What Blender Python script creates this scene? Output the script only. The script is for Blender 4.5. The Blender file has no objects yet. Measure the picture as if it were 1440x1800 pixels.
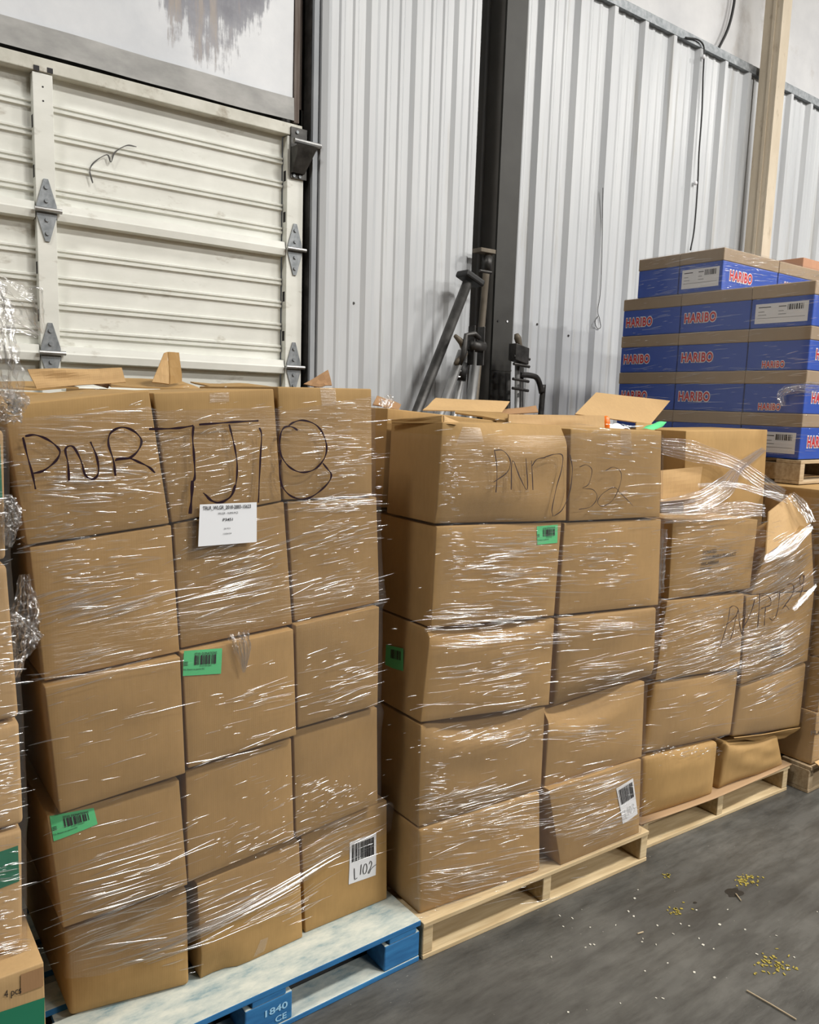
import bpy, math, random
import numpy as np
from mathutils import Matrix, Vector

# ------------------------------------------------------------------ camera
FPX, CXP, CYP, CAMH = 1390.0, 720.0, 900.0, 1.70
def _basis():
    z = np.array([400. - CXP, 11000. - CYP, FPX]); z /= np.linalg.norm(z)
    x = np.array([2600. - CXP, 766. - CYP, FPX]); x -= z * (x @ z); x /= np.linalg.norm(x)
    up = -z
    return np.stack([x, np.cross(up, x), up])
RM = _basis()
EYE = np.array([0, 0, CAMH])
sc = bpy.context.scene
col = sc.collection
cam = bpy.data.cameras.new('camera'); camo = bpy.data.objects.new('camera', cam); col.objects.link(camo)
cr, cu, cb = RM @ np.array([1., 0, 0]), RM @ np.array([0, -1., 0]), RM @ np.array([0, 0, -1.])
camo.matrix_world = Matrix(((cr[0], cu[0], cb[0], 0), (cr[1], cu[1], cb[1], 0), (cr[2], cu[2], cb[2], CAMH), (0, 0, 0, 1)))
cam.sensor_fit = 'HORIZONTAL'; cam.sensor_width = 36.0; cam.lens = FPX / 1440 * 36.0
cam.clip_start = 0.05; cam.clip_end = 100
sc.camera = camo

# ------------------------------------------------------------------ light, exposure
sc.view_settings.view_transform = 'Standard'; sc.view_settings.look = 'None'
sc.view_settings.gamma = 1.0; sc.view_settings.use_curve_mapping = False
sc.view_settings.exposure = -0.18
sc.cycles.transparent_max_bounces = 24
sc.cycles.max_bounces = 8
w = bpy.data.worlds.new('warehouse_air'); sc.world = w; w.use_nodes = True
w.node_tree.nodes['Background'].inputs[0].default_value = (0.95, 0.98, 1.0, 1)
w.node_tree.nodes['Background'].inputs[1].default_value = 0.05
def high_bay_or_fill(x, y, z, p, sx=1.3, sy=0.55):
    l = bpy.data.lights.new('high_bay_or_fill_light', 'AREA'); l.shape = 'RECTANGLE'; l.size = sx; l.size_y = sy
    l.energy = p; l.color = (1.0, 0.97, 0.925)
    o = bpy.data.objects.new('high_bay_or_fill_light', l); col.objects.link(o); o.location = (x, y, z)
for x_ in (3.7, 7.7, 11.7):
    for y_, p_ in ((-1.2, 420), (-6.0, 450), (-11.0, 180)):  # farthest row is unseen, added for film highlights and front fill
        high_bay_or_fill(x_, y_, 6.6, p_)
high_bay_or_fill(-2.0, 1.0, 6.6, 190)

# ------------------------------------------------------------------ projection helpers (pixel of the 1440x1800 frame -> point in the room)
def ray(px, py): return RM @ np.array([(px - CXP) / FPX, (py - CYP) / FPX, 1.0])
def at_y(px, py, y):
    d = ray(px, py); return d * (y / d[1]) + EYE
def at_x(px, py, x):
    d = ray(px, py); return d * (x / d[0]) + EYE
def at_z(px, py, z):
    d = ray(px, py); return d * ((z - CAMH) / d[2]) + EYE
def at_pl(px, py, a, b=0.0):                 # vertical plane y = a + b x
    d = ray(px, py); return d * (a / (d[1] - b * d[0])) + EYE

# ------------------------------------------------------------------ materials
def new_mat(name):
    m = bpy.data.materials.new(name); m.use_nodes = True
    nt = m.node_tree; b = nt.nodes['Principled BSDF']
    return m, nt, b
def N(nt, t, **kw):
    n = nt.nodes.new(t)
    for k, v in kw.items():
        if k.startswith('i_'):
            n.inputs[k[2:].replace('_', ' ')].default_value = v
        else: setattr(n, k, v)
    return n
def ramp(nt, stops):
    r = nt.nodes.new('ShaderNodeValToRGB'); e = r.color_ramp.elements
    while len(e) < len(stops): e.new(0.5)
    for el, (p, c) in zip(e, stops):
        el.position = p; el.color = (*c, 1) if len(c) == 3 else c
    return r
def coords(nt, scale=(1, 1, 1), rot=(0, 0, 0), loc=(0, 0, 0), kind='Object'):
    tc = N(nt, 'ShaderNodeTexCoord'); mp = N(nt, 'ShaderNodeMapping')
    mp.inputs['Scale'].default_value = scale; mp.inputs['Rotation'].default_value = rot; mp.inputs['Location'].default_value = loc
    nt.links.new(tc.outputs[kind], mp.inputs['Vector']); return mp
def noise(nt, mp, scale, detail=3, rough=0.5):
    n = N(nt, 'ShaderNodeTexNoise'); n.inputs['Scale'].default_value = scale; n.inputs['Detail'].default_value = detail
    n.inputs['Roughness'].default_value = rough; nt.links.new(mp.outputs[0], n.inputs['Vector']); return n
def mixc(nt, mode='MIX'):
    m = N(nt, 'ShaderNodeMix'); m.data_type = 'RGBA'; m.blend_type = mode; return m
def plain(name, c, rough=0.6, metal=0.0, spec=0.4):
    m, nt, b = new_mat(name)
    b.inputs['Base Color'].default_value = (*c, 1); b.inputs['Roughness'].default_value = rough
    b.inputs['Metallic'].default_value = metal; b.inputs['Specular IOR Level'].default_value = spec
    return m
def mottled(name, c1, c2, scale=6, stretch=(1, 1, 1), rough=0.7, metal=0.0, bump=0.0, detail=5, lo=0.35, hi=0.65, spec=0.3, grime=None):
    m, nt, b = new_mat(name)
    mp = coords(nt, stretch); n = noise(nt, mp, scale, detail, 0.6)
    r = ramp(nt, [(lo, c1), (hi, c2)]); nt.links.new(n.outputs['Fac'], r.inputs[0])
    out = r.outputs[0]
    if grime:
        gc, gs, gst, glo, ghi = grime
        mp2 = coords(nt, gst, loc=(3.3, 1.7, 5.1)); n2 = noise(nt, mp2, gs, 6, 0.65)
        r2 = ramp(nt, [(glo, (0, 0, 0)), (ghi, (1, 1, 1))]); nt.links.new(n2.outputs['Fac'], r2.inputs[0])
        mx = mixc(nt); nt.links.new(r2.outputs[0], mx.inputs['Factor']); nt.links.new(out, mx.inputs['A']); mx.inputs['B'].default_value = (*gc, 1)
        out = mx.outputs['Result']
    nt.links.new(out, b.inputs['Base Color'])
    b.inputs['Roughness'].default_value = rough; b.inputs['Metallic'].default_value = metal; b.inputs['Specular IOR Level'].default_value = spec
    if bump:
        bp = N(nt, 'ShaderNodeBump'); bp.inputs['Strength'].default_value = bump; bp.inputs['Distance'].default_value = 0.004
        nt.links.new(n.outputs['Fac'], bp.inputs['Height']); nt.links.new(bp.outputs[0], b.inputs['Normal'])
    return m

def cardboard(name, c, var=0.10):
    m, nt, b = new_mat(name)
    mp = coords(nt); n1 = noise(nt, mp, 5, 4, 0.55)
    r1 = ramp(nt, [(0.3, (1 - var,) * 3), (0.7, (1 + var * 0.6,) * 3)]); nt.links.new(n1.outputs['Fac'], r1.inputs[0])
    mp2 = coords(nt, (90, 90, 22)); n2 = noise(nt, mp2, 1, 2, 0.5)                 # paper fibre
    r2 = ramp(nt, [(0.3, (0.96,) * 3), (0.7, (1.03,) * 3)]); nt.links.new(n2.outputs['Fac'], r2.inputs[0])
    oi = N(nt, 'ShaderNodeObjectInfo'); hs = N(nt, 'ShaderNodeHueSaturation')
    mr = N(nt, 'ShaderNodeMapRange'); mr.inputs['To Min'].default_value = 0.90; mr.inputs['To Max'].default_value = 1.10
    nt.links.new(oi.outputs['Random'], mr.inputs['Value']); nt.links.new(mr.outputs[0], hs.inputs['Value'])
    hs.inputs['Color'].default_value = (*c, 1)
    m1 = mixc(nt, 'MULTIPLY'); m1.inputs['Factor'].default_value = 1; nt.links.new(hs.outputs[0], m1.inputs['A']); nt.links.new(r1.outputs[0], m1.inputs['B'])
    m2 = mixc(nt, 'MULTIPLY'); m2.inputs['Factor'].default_value = 1; nt.links.new(m1.outputs['Result'], m2.inputs['A']); nt.links.new(r2.outputs[0], m2.inputs['B'])
    nt.links.new(m2.outputs['Result'], b.inputs['Base Color'])
    b.inputs['Roughness'].default_value = 0.72; b.inputs['Specular IOR Level'].default_value = 0.25
    wv = N(nt, 'ShaderNodeTexWave'); wv.inputs['Scale'].default_value = 55; wv.inputs['Distortion'].default_value = 0.4   # corrugation washboard
    nt.links.new(mp.outputs[0], wv.inputs['Vector'])
    bp = N(nt, 'ShaderNodeBump'); bp.inputs['Strength'].default_value = 0.05; bp.inputs['Distance'].default_value = 0.001
    nt.links.new(wv.outputs['Fac'], bp.inputs['Height']); nt.links.new(bp.outputs[0], b.inputs['Normal'])
    return m

def film_mat(name, gloss, rough, haze, fine=0.6, tint=(0.98, 0.975, 0.97)):
    m = bpy.data.materials.new(name); m.use_nodes = True; nt = m.node_tree; nt.nodes.clear()
    out = N(nt, 'ShaderNodeOutputMaterial'); tr = N(nt, 'ShaderNodeBsdfTransparent'); gl = N(nt, 'ShaderNodeBsdfGlossy'); df = N(nt, 'ShaderNodeBsdfDiffuse')
    tr.inputs[0].default_value = (*tint, 1); gl.inputs['Color'].default_value = (1, 1, 1, 1); gl.inputs['Roughness'].default_value = rough
    df.inputs[0].default_value = (0.75, 0.75, 0.77, 1)
    m1 = N(nt, 'ShaderNodeMixShader'); m2 = N(nt, 'ShaderNodeMixShader')
    mp = coords(nt, (5, 5, 150)); n = noise(nt, mp, 1, 4, 0.6)
    bp = N(nt, 'ShaderNodeBump'); bp.inputs['Strength'].default_value = fine; bp.inputs['Distance'].default_value = 0.004
    nt.links.new(n.outputs['Fac'], bp.inputs['Height']); nt.links.new(bp.outputs[0], gl.inputs['Normal'])
    m1.inputs[0].default_value = gloss; nt.links.new(tr.outputs[0], m1.inputs[1]); nt.links.new(gl.outputs[0], m1.inputs[2])
    m2.inputs[0].default_value = haze; nt.links.new(m1.outputs[0], m2.inputs[1]); nt.links.new(df.outputs[0], m2.inputs[2])
    nt.links.new(m2.outputs[0], out.inputs['Surface'])
    return m

KRAFT = cardboard('kraft_cardboard', (0.375, 0.232, 0.090))
KRAFT_IN = cardboard('kraft_cardboard_inner', (0.45, 0.292, 0.135), 0.05)
KRAFT_DK = cardboard('kraft_cardboard_brown', (0.30, 0.172, 0.082))
KRAFT_YL = cardboard('kraft_cardboard_yellow', (0.46, 0.30, 0.14))
LID = cardboard('case_lid_brown', (0.36, 0.27, 0.175), 0.05)
BLUE = plain('case_blue_print', (0.020, 0.080, 0.44), 0.45)
WHITE_P = plain('white_paper', (0.80, 0.81, 0.83), 0.6)
GREEN_P = plain('green_paper', (0.10, 0.56, 0.22), 0.6)
GREEN_TAPE = plain('green_print', (0.015, 0.16, 0.085), 0.5)
BLACK = plain('black_ink', (0.012, 0.010, 0.012), 0.6)
MARKER = plain('marker_ink', (0.018, 0.006, 0.012), 0.35)
PENCIL = plain('thin_marker_ink', (0.05, 0.03, 0.025), 0.5)
INKBROWN = plain('brown_print', (0.075, 0.05, 0.032), 0.7)
RED = plain('red_print', (0.55, 0.012, 0.02), 0.5)
WHITE_I = plain('white_print', (0.82, 0.82, 0.84), 0.5)
PALEBLUE = plain('stencil_pale_blue', (0.30, 0.55, 0.75), 0.7)
FILM = film_mat('stretch_film', 0.06, 0.22, 0.014, 0.5, (0.945, 0.935, 0.93))
CREASE = film_mat('stretch_film_crease', 0.26, 0.16, 0.03, 0.0)
DENSE = film_mat('stretch_film_bunched', 0.22, 0.17, 0.035, 0.5)
TAPE = film_mat('clear_tape', 0.10, 0.25, 0.03, 0.4)
PALEWOOD = mottled('pale_pine', (0.46, 0.34, 0.185), (0.60, 0.475, 0.285), 9, (0.5, 6, 6), 0.75, grime=((0.30, 0.21, 0.12), 5, (0.6, 4, 4), 0.60, 0.80))
OLDWOOD = mottled('weathered_pine', (0.36, 0.26, 0.15), (0.50, 0.39, 0.25), 9, (0.5, 6, 6), 0.8)
def blue_pallet_mat():
    m, nt, b = new_mat('blue_painted_wood')
    mp = coords(nt, (1, 6, 6)); n = noise(nt, mp, 6, 5, 0.6)
    rs = ramp(nt, [(0.35, (0.012, 0.105, 0.27)), (0.7, (0.03, 0.19, 0.42))]); nt.links.new(n.outputs['Fac'], rs.inputs[0])
    mp2 = coords(nt, (2.0, 5, 5)); n2 = noise(nt, mp2, 5, 8, 0.7)
    rt = ramp(nt, [(0.30, (0.17, 0.27, 0.30)), (0.45, (0.40, 0.45, 0.42)), (0.62, (0.55, 0.57, 0.50)), (0.8, (0.62, 0.62, 0.55))]); nt.links.new(n2.outputs['Fac'], rt.inputs[0])
    ge = N(nt, 'ShaderNodeNewGeometry'); sx = N(nt, 'ShaderNodeSeparateXYZ'); nt.links.new(ge.outputs['Normal'], sx.inputs[0])
    r3 = ramp(nt, [(0.55, (0, 0, 0)), (0.8, (1, 1, 1))]); nt.links.new(sx.outputs['Z'], r3.inputs[0])   # paint worn off every upper face
    mx = mixc(nt); nt.links.new(r3.outputs[0], mx.inputs['Factor']); nt.links.new(rs.outputs[0], mx.inputs['A']); nt.links.new(rt.outputs[0], mx.inputs['B'])
    nt.links.new(mx.outputs['Result'], b.inputs['Base Color']); b.inputs['Roughness'].default_value = 0.7
    return m
BLUEWOOD = blue_pallet_mat()
GALV = mottled('galvanised_steel', (0.17, 0.185, 0.195), (0.30, 0.315, 0.325), 30, rough=0.5, metal=0.5)
DARKSTEEL = mottled('dark_steel', (0.035, 0.034, 0.032), (0.085, 0.082, 0.078), 14, rough=0.45, metal=0.6)
STEELTUBE = mottled('worn_steel_tube', (0.26, 0.26, 0.26), (0.44, 0.44, 0.43), 8, (1, 1, 0.4), rough=0.35, metal=0.7)
RUSTTUBE = mottled('rusty_steel', (0.085, 0.07, 0.052), (0.17, 0.145, 0.11), 8, (1, 1, 0.4), rough=0.6, metal=0.3)
RUBBER = plain('black_rubber', (0.012, 0.012, 0.012), 0.55)
COLUMN = mottled('grey_column_paint', (0.036, 0.035, 0.031), (0.048, 0.047, 0.042), 4, rough=0.55)
RECESSLIFT = mottled('lightened_recess_grey', (0.15, 0.142, 0.128), (0.185, 0.175, 0.16), 4, rough=0.7)  # column grey with its colour lightened to offset shade in the recess
TANPOST = mottled('tan_post_paint', (0.50, 0.42, 0.31), (0.60, 0.52, 0.40), 6, (1, 1, 0.3), rough=0.6, grime=((0.24, 0.17, 0.10), 6, (3, 3, 1.2), 0.60, 0.85))
WALLP = mottled('painted_metal_wall', (0.45, 0.465, 0.48), (0.525, 0.54, 0.55), 2.2, (3, 3, 0.35), rough=0.38, spec=0.5, grime=((0.36, 0.345, 0.31), 2.6, (5, 5, 0.30), 0.57, 0.80))
DOORP = mottled('cream_door_paint', (0.66, 0.665, 0.61), (0.75, 0.755, 0.70), 3, (1.5, 1, 3), rough=0.5, grime=((0.30, 0.26, 0.19), 5, (1.2, 1, 2.5), 0.60, 0.82))
DOORDK = mottled('door_frame_grimy', (0.50, 0.49, 0.42), (0.66, 0.65, 0.58), 6, (1, 1, 1), rough=0.5, grime=((0.22, 0.17, 0.11), 7, (1, 1, 1), 0.56, 0.75))
INSUL = mottled('insulation_facing', (0.55, 0.55, 0.56), (0.70, 0.695, 0.69), 1.6, rough=0.6, detail=8, grime=((0.34, 0.29, 0.24), 2.2, (1, 1, 0.8), 0.58, 0.85), bump=0.25)
STRIP = mottled('insulation_strip', (0.30, 0.30, 0.29), (0.44, 0.435, 0.42), 5, (1, 1, 2), rough=0.6)
JAMB = mottled('jamb_trim', (0.24, 0.255, 0.275), (0.33, 0.345, 0.36), 12, (1, 1, 0.3), rough=0.5)
TRACKBROWN = mottled('rusty_angle', (0.10, 0.07, 0.055), (0.20, 0.17, 0.15), 6, (6, 6, 0.5), rough=0.7)
CABLE = plain('cable_black', (0.02, 0.02, 0.02), 0.5)

def header_mat():                              # facing with a soot coloured water stain running down from above
    m, nt, b = new_mat('stained_insulation')
    mp = coords(nt); n = noise(nt, mp, 2.2, 8, 0.6)
    r = ramp(nt, [(0.3, (0.55, 0.57, 0.60)), (0.7, (0.74, 0.75, 0.76))]); nt.links.new(n.outputs['Fac'], r.inputs[0])
    sp = N(nt, 'ShaderNodeSeparateXYZ'); nt.links.new(mp.outputs[0], sp.inputs[0])
    def math_(op, a, b_=None):
        q = N(nt, 'ShaderNodeMath'); q.operation = op
        for i, v in enumerate((a, b_)):
            if v is None: continue
            if isinstance(v, (int, float)): q.inputs[i].default_value = v
            else: nt.links.new(v, q.inputs[i])
        return q.outputs[0]
    c0 = at_y(362, 30, 3.42)
    dx = math_('DIVIDE', math_('SUBTRACT', sp.outputs[0], float(c0[0])), 0.27)
    xx = math_('MULTIPLY', dx, dx); xx = math_('MULTIPLY', xx, xx)
    mp3 = coords(nt, (16, 1, 1.6)); n3 = noise(nt, mp3, 1, 6, 0.7)                 # drips
    mp4 = coords(nt, (4, 4, 4)); n4 = noise(nt, mp4, 1.2, 5, 0.65)
    low = float(at_y(365, 78, 3.42)[2])
    edge = math_('ADD', math_('MULTIPLY', math_('SUBTRACT', n3.outputs['Fac'], 0.5), 0.75), math_('MULTIPLY', math_('SUBTRACT', n4.outputs['Fac'], 0.5), 0.5))
    v = math_('MULTIPLY', math_('ADD', math_('SUBTRACT', sp.outputs[2], low), edge), 5.0)
    v = math_('SUBTRACT', v, xx)
    r4 = ramp(nt, [(0.0, (0, 0, 0)), (0.35, (0.8, 0.8, 0.8)), (1.0, (1, 1, 1))]); nt.links.new(v, r4.inputs[0])
    r5 = ramp(nt, [(0.3, (0.055, 0.057, 0.072)), (0.55, (0.16, 0.16, 0.19)), (0.74, (0.36, 0.30, 0.24))]); nt.links.new(n3.outputs['Fac'], r5.inputs[0])
    mx = mixc(nt); nt.links.new(r4.outputs[0], mx.inputs['Factor']); nt.links.new(r.outputs[0], mx.inputs['A']); nt.links.new(r5.outputs[0], mx.inputs['B'])
    nt.links.new(mx.outputs['Result'], b.inputs['Base Color']); b.inputs['Roughness'].default_value = 0.5
    bp = N(nt, 'ShaderNodeBump'); bp.inputs['Strength'].default_value = 0.3; bp.inputs['Distance'].default_value = 0.01
    nt.links.new(n.outputs['Fac'], bp.inputs['Height']); nt.links.new(bp.outputs[0], b.inputs['Normal'])
    return m
HEADER = header_mat()

def floor_mat():
    m, nt, b = new_mat('worn_concrete')
    mp = coords(nt); n = noise(nt, mp, 1.7, 9, 0.65)
    r = ramp(nt, [(0.28, (0.044, 0.043, 0.040)), (0.5, (0.080, 0.078, 0.070)), (0.72, (0.124, 0.120, 0.107))]); nt.links.new(n.outputs['Fac'], r.inputs[0])
    mp2 = coords(nt, (1.2, 6, 1), rot=(0, 0, 0.5)); n2 = noise(nt, mp2, 2.5, 8, 0.75)
    r2 = ramp(nt, [(0.36, (0.62,) * 3), (0.58, (1.08,) * 3)]); nt.links.new(n2.outputs['Fac'], r2.inputs[0])
    mx = mixc(nt, 'MULTIPLY'); mx.inputs['Factor'].default_value = 1; nt.links.new(r.outputs[0], mx.inputs['A']); nt.links.new(r2.outputs[0], mx.inputs['B'])
    vo = N(nt, 'ShaderNodeTexNoise'); vo.inputs['Scale'].default_value = 70; vo.inputs['Detail'].default_value = 3; nt.links.new(mp.outputs[0], vo.inputs['Vector'])
    r3 = ramp(nt, [(0.73, (0, 0, 0)), (0.76, (1, 1, 1))]); nt.links.new(vo.outputs['Fac'], r3.inputs[0])
    mx2 = mixc(nt); nt.links.new(r3.outputs[0], mx2.inputs['Factor']); nt.links.new(mx.outputs['Result'], mx2.inputs['A']); mx2.inputs['B'].default_value = (0.26, 0.25, 0.22, 1)
    nt.links.new(mx2.outputs['Result'], b.inputs['Base Color'])
    r4 = ramp(nt, [(0.3, (0.32,) * 3), (0.7, (0.55,) * 3)]); nt.links.new(n2.outputs['Fac'], r4.inputs[0]); nt.links.new(r4.outputs[0], b.inputs['Roughness'])
    bp = N(nt, 'ShaderNodeBump'); bp.inputs['Strength'].default_value = 0.25; bp.inputs['Distance'].default_value = 0.004
    nt.links.new(n2.outputs['Fac'], bp.inputs['Height']); nt.links.new(bp.outputs[0], b.inputs['Normal'])
    return m
FLOOR = floor_mat()

# ------------------------------------------------------------------ mesh helpers
WORLD_ORG = {}
def tag(o, label=None, cat=None, group=None, kind=None):
    if label: o['label'] = label
    if cat: o['category'] = cat
    if group: o['group'] = group
    if kind: o['kind'] = kind
    return o
class MB:
    def __init__(s): s.v = []; s.f = []; s.m = []
    def add(s, verts, faces, mi=0):
        k = len(s.v); s.v += [tuple(map(float, p)) for p in verts]
        s.f += [tuple(i + k for i in f) for f in faces]; s.m += [mi] * len(faces); return s
    def box(s, x0, x1, y0, y1, z0, z1, mi=0):
        v = [(x, y, z) for z in (z0, z1) for y in (y0, y1) for x in (x0, x1)]
        return s.add(v, [(0, 2, 3, 1), (4, 5, 7, 6), (0, 1, 5, 4), (2, 6, 7, 3), (0, 4, 6, 2), (1, 3, 7, 5)], mi)
    def hexa(s, p, mi=0):      # p: 8 points, bottom ring 0-3 then top ring 4-7
        return s.add(p, [(3, 2, 1, 0), (4, 5, 6, 7), (0, 1, 5, 4), (1, 2, 6, 5), (2, 3, 7, 6), (3, 0, 4, 7)], mi)
    def grid(s, P, mi=0, flip=False):   # P [n][m] points
        n, m = len(P), len(P[0]); v = [p for r in P for p in r]
        f = []
        for i in range(n - 1):
            for j in range(m - 1):
                q = (i * m + j, i * m + j + 1, (i + 1) * m + j + 1, (i + 1) * m + j)
                f.append(q[::-1] if flip else q)
        return s.add(v, f, mi)
    def tube(s, pts, r, n=10, mi=0, caps=True):
        pts = [np.array(p, float) for p in pts]; rs = r if isinstance(r, (list, tuple)) else [r] * len(pts)
        k = len(s.v); up = None; rings = []
        for i, p in enumerate(pts):
            t = (pts[min(i + 1, len(pts) - 1)] - pts[max(i - 1, 0)]); t /= np.linalg.norm(t) + 1e-12
            if up is None:
                up = np.array([0, 0, 1.]) if abs(t[2]) < 0.9 else np.array([1., 0, 0])
            a = np.cross(t, up); a /= np.linalg.norm(a); b_ = np.cross(a, t); up = b_
            rings.append([p + rs[i] * (math.cos(2 * math.pi * j / n) * a + math.sin(2 * math.pi * j / n) * b_) for j in range(n)])
        v = [q for rg in rings for q in rg]; f = []
        for i in range(len(pts) - 1):
            for j in range(n):
                f.append((i * n + j, i * n + (j + 1) % n, (i + 1) * n + (j + 1) % n, (i + 1) * n + j))
        if caps:
            f.append(tuple(range(n))[::-1]); f.append(tuple((len(pts) - 1) * n + j for j in range(n)))
        return s.add(v, f, mi)
    def build(s, name, mats, parent=None, origin=None, smooth=False, bevel=0.0, local=False):
        me = bpy.data.meshes.new(name)
        V = np.array(s.v, float)
        if local: org = np.zeros(3)
        elif origin is None:
            lo, hi = V.min(0), V.max(0); org = np.array([(lo[0] + hi[0]) / 2, (lo[1] + hi[1]) / 2, lo[2]])
        else: org = np.array(origin, float)
        me.from_pydata([tuple(p) for p in (V - org)], [], s.f)
        mats = mats if isinstance(mats, (list, tuple)) else [mats]
        for m in mats: me.materials.append(m)
        if len(mats) > 1: me.polygons.foreach_set('material_index', s.m)
        if smooth: me.polygons.foreach_set('use_smooth', [True] * len(me.polygons))
        me.update()
        o = bpy.data.objects.new(name, me); col.objects.link(o)
        WORLD_ORG[o.name] = org
        if parent is not None:
            o.parent = parent
            o.location = tuple(org if local else org - WORLD_ORG[parent.name])
        else: o.location = tuple(org)
        if bevel:
            bv = o.modifiers.new('edges', 'BEVEL'); bv.width = bevel; bv.segments = 2; bv.limit_method = 'ANGLE'
        return o
def empty(name, loc, rz=0.0):
    o = bpy.data.objects.new(name, None); col.objects.link(o); o.location = tuple(map(float, loc)); o.rotation_euler[2] = rz
    o.empty_display_size = 0.1; WORLD_ORG[o.name] = np.array(loc, float); return o
rng = np.random.default_rng(7)
def wob(seed, n=5, lo=1.0, hi=5.0):           # cheap smooth noise in two variables
    r = np.random.default_rng(seed); k = r.uniform(-hi, hi, (n, 2)); k += np.sign(k) * lo * 0.3; ph = r.uniform(0, 6.28, n)
    return lambda a, b: sum(np.sin(k[i, 0] * a + k[i, 1] * b + ph[i]) for i in range(n)) / n

# ------------------------------------------------------------------ cartons
class Carton:
    def __init__(s, name, F, depth, mat=KRAFT, bulge=0.006, seed=0, lips=(), shrink=0.0014, rad=0.0034, skew=0.0, nb=10, dents=0.0028, drop=0.0, taper_top=0.0, parent=None, corners_back=None):
        F = [np.array(p, float) for p in F]          # TL TR BR BL
        dv = np.array([skew, depth, 0.0]) if not isinstance(depth, np.ndarray) else depth
        TL, TR, BR, BL = F
        uu = (TR - TL); uu /= np.linalg.norm(uu)
        TL, BL = TL + uu * shrink, BL + uu * shrink; TR, BR = TR - uu * shrink, BR - uu * shrink
        TL, TR = TL - [0, 0, 0.001 + drop], TR - [0, 0, 0.001 + drop]; BL, BR = BL + [0, 0, 0.001], BR + [0, 0, 0.001]
        s.F = [TL, TR, BR, BL]
        B = [p + dv for p in s.F] if corners_back is None else [np.array(p, float) for p in corners_back]
        s.B = B; s.bulge = bulge; s.lips = lips; s.w = wob(seed, 6, 1, 7); s.dents = dents
        W = np.linalg.norm(TR - TL); Hh = np.linalg.norm(TL - BL); D = np.linalg.norm(dv)
        s.dims = (W, Hh, D); r = min(rad, W / 4, Hh / 4, D / 4)
        def ax(L, n):
            e = r / L; return np.unique(np.round(np.concatenate([[0, e * 0.35, e], np.linspace(e, 1 - e, n), [1 - e, 1 - e * 0.35, 1]]), 9))
        U, Vv, Wd = ax(W, nb), ax(Hh, nb + 6), ax(D, 5)
        mb = MB(); idx = {}; verts = []
        def vid(i, j, k):
            key = (i, j, k)
            if key not in idx:
                idx[key] = len(verts); verts.append(s.point(U[i], Vv[j], Wd[k], r))
            return idx[key]
        nu, nv, nw = len(U) - 1, len(Vv) - 1, len(Wd) - 1; fs = []
        for i in range(nu):
            for j in range(nv):
                fs.append((vid(i, j, 0), vid(i + 1, j, 0), vid(i + 1, j + 1, 0), vid(i, j + 1, 0)))
                fs.append((vid(i, j, nw), vid(i, j + 1, nw), vid(i + 1, j + 1, nw), vid(i + 1, j, nw)))
        for i in range(nu):
            for k in range(nw):
                fs.append((vid(i, 0, k), vid(i, 0, k + 1), vid(i + 1, 0, k + 1), vid(i + 1, 0, k)))
                fs.append((vid(i, nv, k), vid(i + 1, nv, k), vid(i + 1, nv, k + 1), vid(i, nv, k + 1)))
        for j in range(nv):
            for k in range(nw):
                fs.append((vid(0, j, k), vid(0, j + 1, k), vid(0, j + 1, k + 1), vid(0, j, k + 1)))
                fs.append((vid(nu, j, k), vid(nu, j, k + 1), vid(nu, j + 1, k + 1), vid(nu, j + 1, k)))
        mb.add(verts, fs)
        s.obj = mb.build(name, mat, parent, smooth=True)
    def point(s, u, v, w, r):
        W, Hh, D = s.dims
        p = np.array([(u - .5) * W, (v - .5) * Hh, (w - .5) * D]); h = np.array([W / 2, Hh / 2, D / 2]) - r
        q = np.clip(p, -h, h); d = p - q; n = np.linalg.norm(d)
        if n > 1e-9: p = q + d / n * min(r, n) if n > r else p
        u2, v2, w2 = p[0] / W + .5, p[1] / Hh + .5, p[2] / D + .5
        out = s.tri(u2, v2, w2)
        return out + s.disp(u, v, w)
    def tri(s, u, v, w):
        TL, TR, BR, BL = s.F; a = (TL * (1 - u) + TR * u) * v + (BL * (1 - u) + BR * u) * (1 - v)
        TL, TR, BR, BL = s.B; b = (TL * (1 - u) + TR * u) * v + (BL * (1 - u) + BR * u) * (1 - v)
        return a * (1 - w) + b * w
    def disp(s, u, v, w):
        o = np.zeros(3); e = min(1, 5 * u * (1 - u)) * min(1, 5 * v * (1 - v))
        if w < 0.5:
            k = (1 - 2 * w)
            o[1] -= k * (s.bulge * e + s.dents * s.w(u * 2.2, v * 2.2) * e)
            for (u0, u1, vs, dep) in s.lips:
                if u0 < u < u1:
                    t = (2 * u - u0 - u1) / (u1 - u0); e_ = (1 - abs(t) ** 2.5)
                    if vs >= 0.5:
                        st = 1 - (1 - vs) * e_
                        if v > st: o[1] += k * dep * (v - st) / (1 - vs)
                    else:
                        st = vs * e_
                        if v < st: o[1] += k * dep * (st - v) / vs
        el = (4 * w * (1 - w)) ** .5 * (4 * v * (1 - v)) ** .5
        if u < 1e-6: o[0] += s.dents * 0.8 * s.w(w * 3 + 4, v * 2) * el
        if v > 1 - 1e-6: o[2] -= 0.003 * e
        return o
    def front(s, x, z):        # surface y of the front face at x, z
        TL, TR, BR, BL = s.F; v = 0.5; u = 0.5
        for _ in range(6):
            xl, xr = BL[0] + (TL[0] - BL[0]) * v, BR[0] + (TR[0] - BR[0]) * v; u = (x - xl) / (xr - xl)
            zb, zt = BL[2] + (BR[2] - BL[2]) * u, TL[2] + (TR[2] - TL[2]) * u; v = (z - zb) / (zt - zb)
        u, v = min(max(u, 0), 1), min(max(v, 0), 1)
        return float(s.tri(u, v, 0)[1] + s.disp(u, v, 0)[1])

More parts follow.
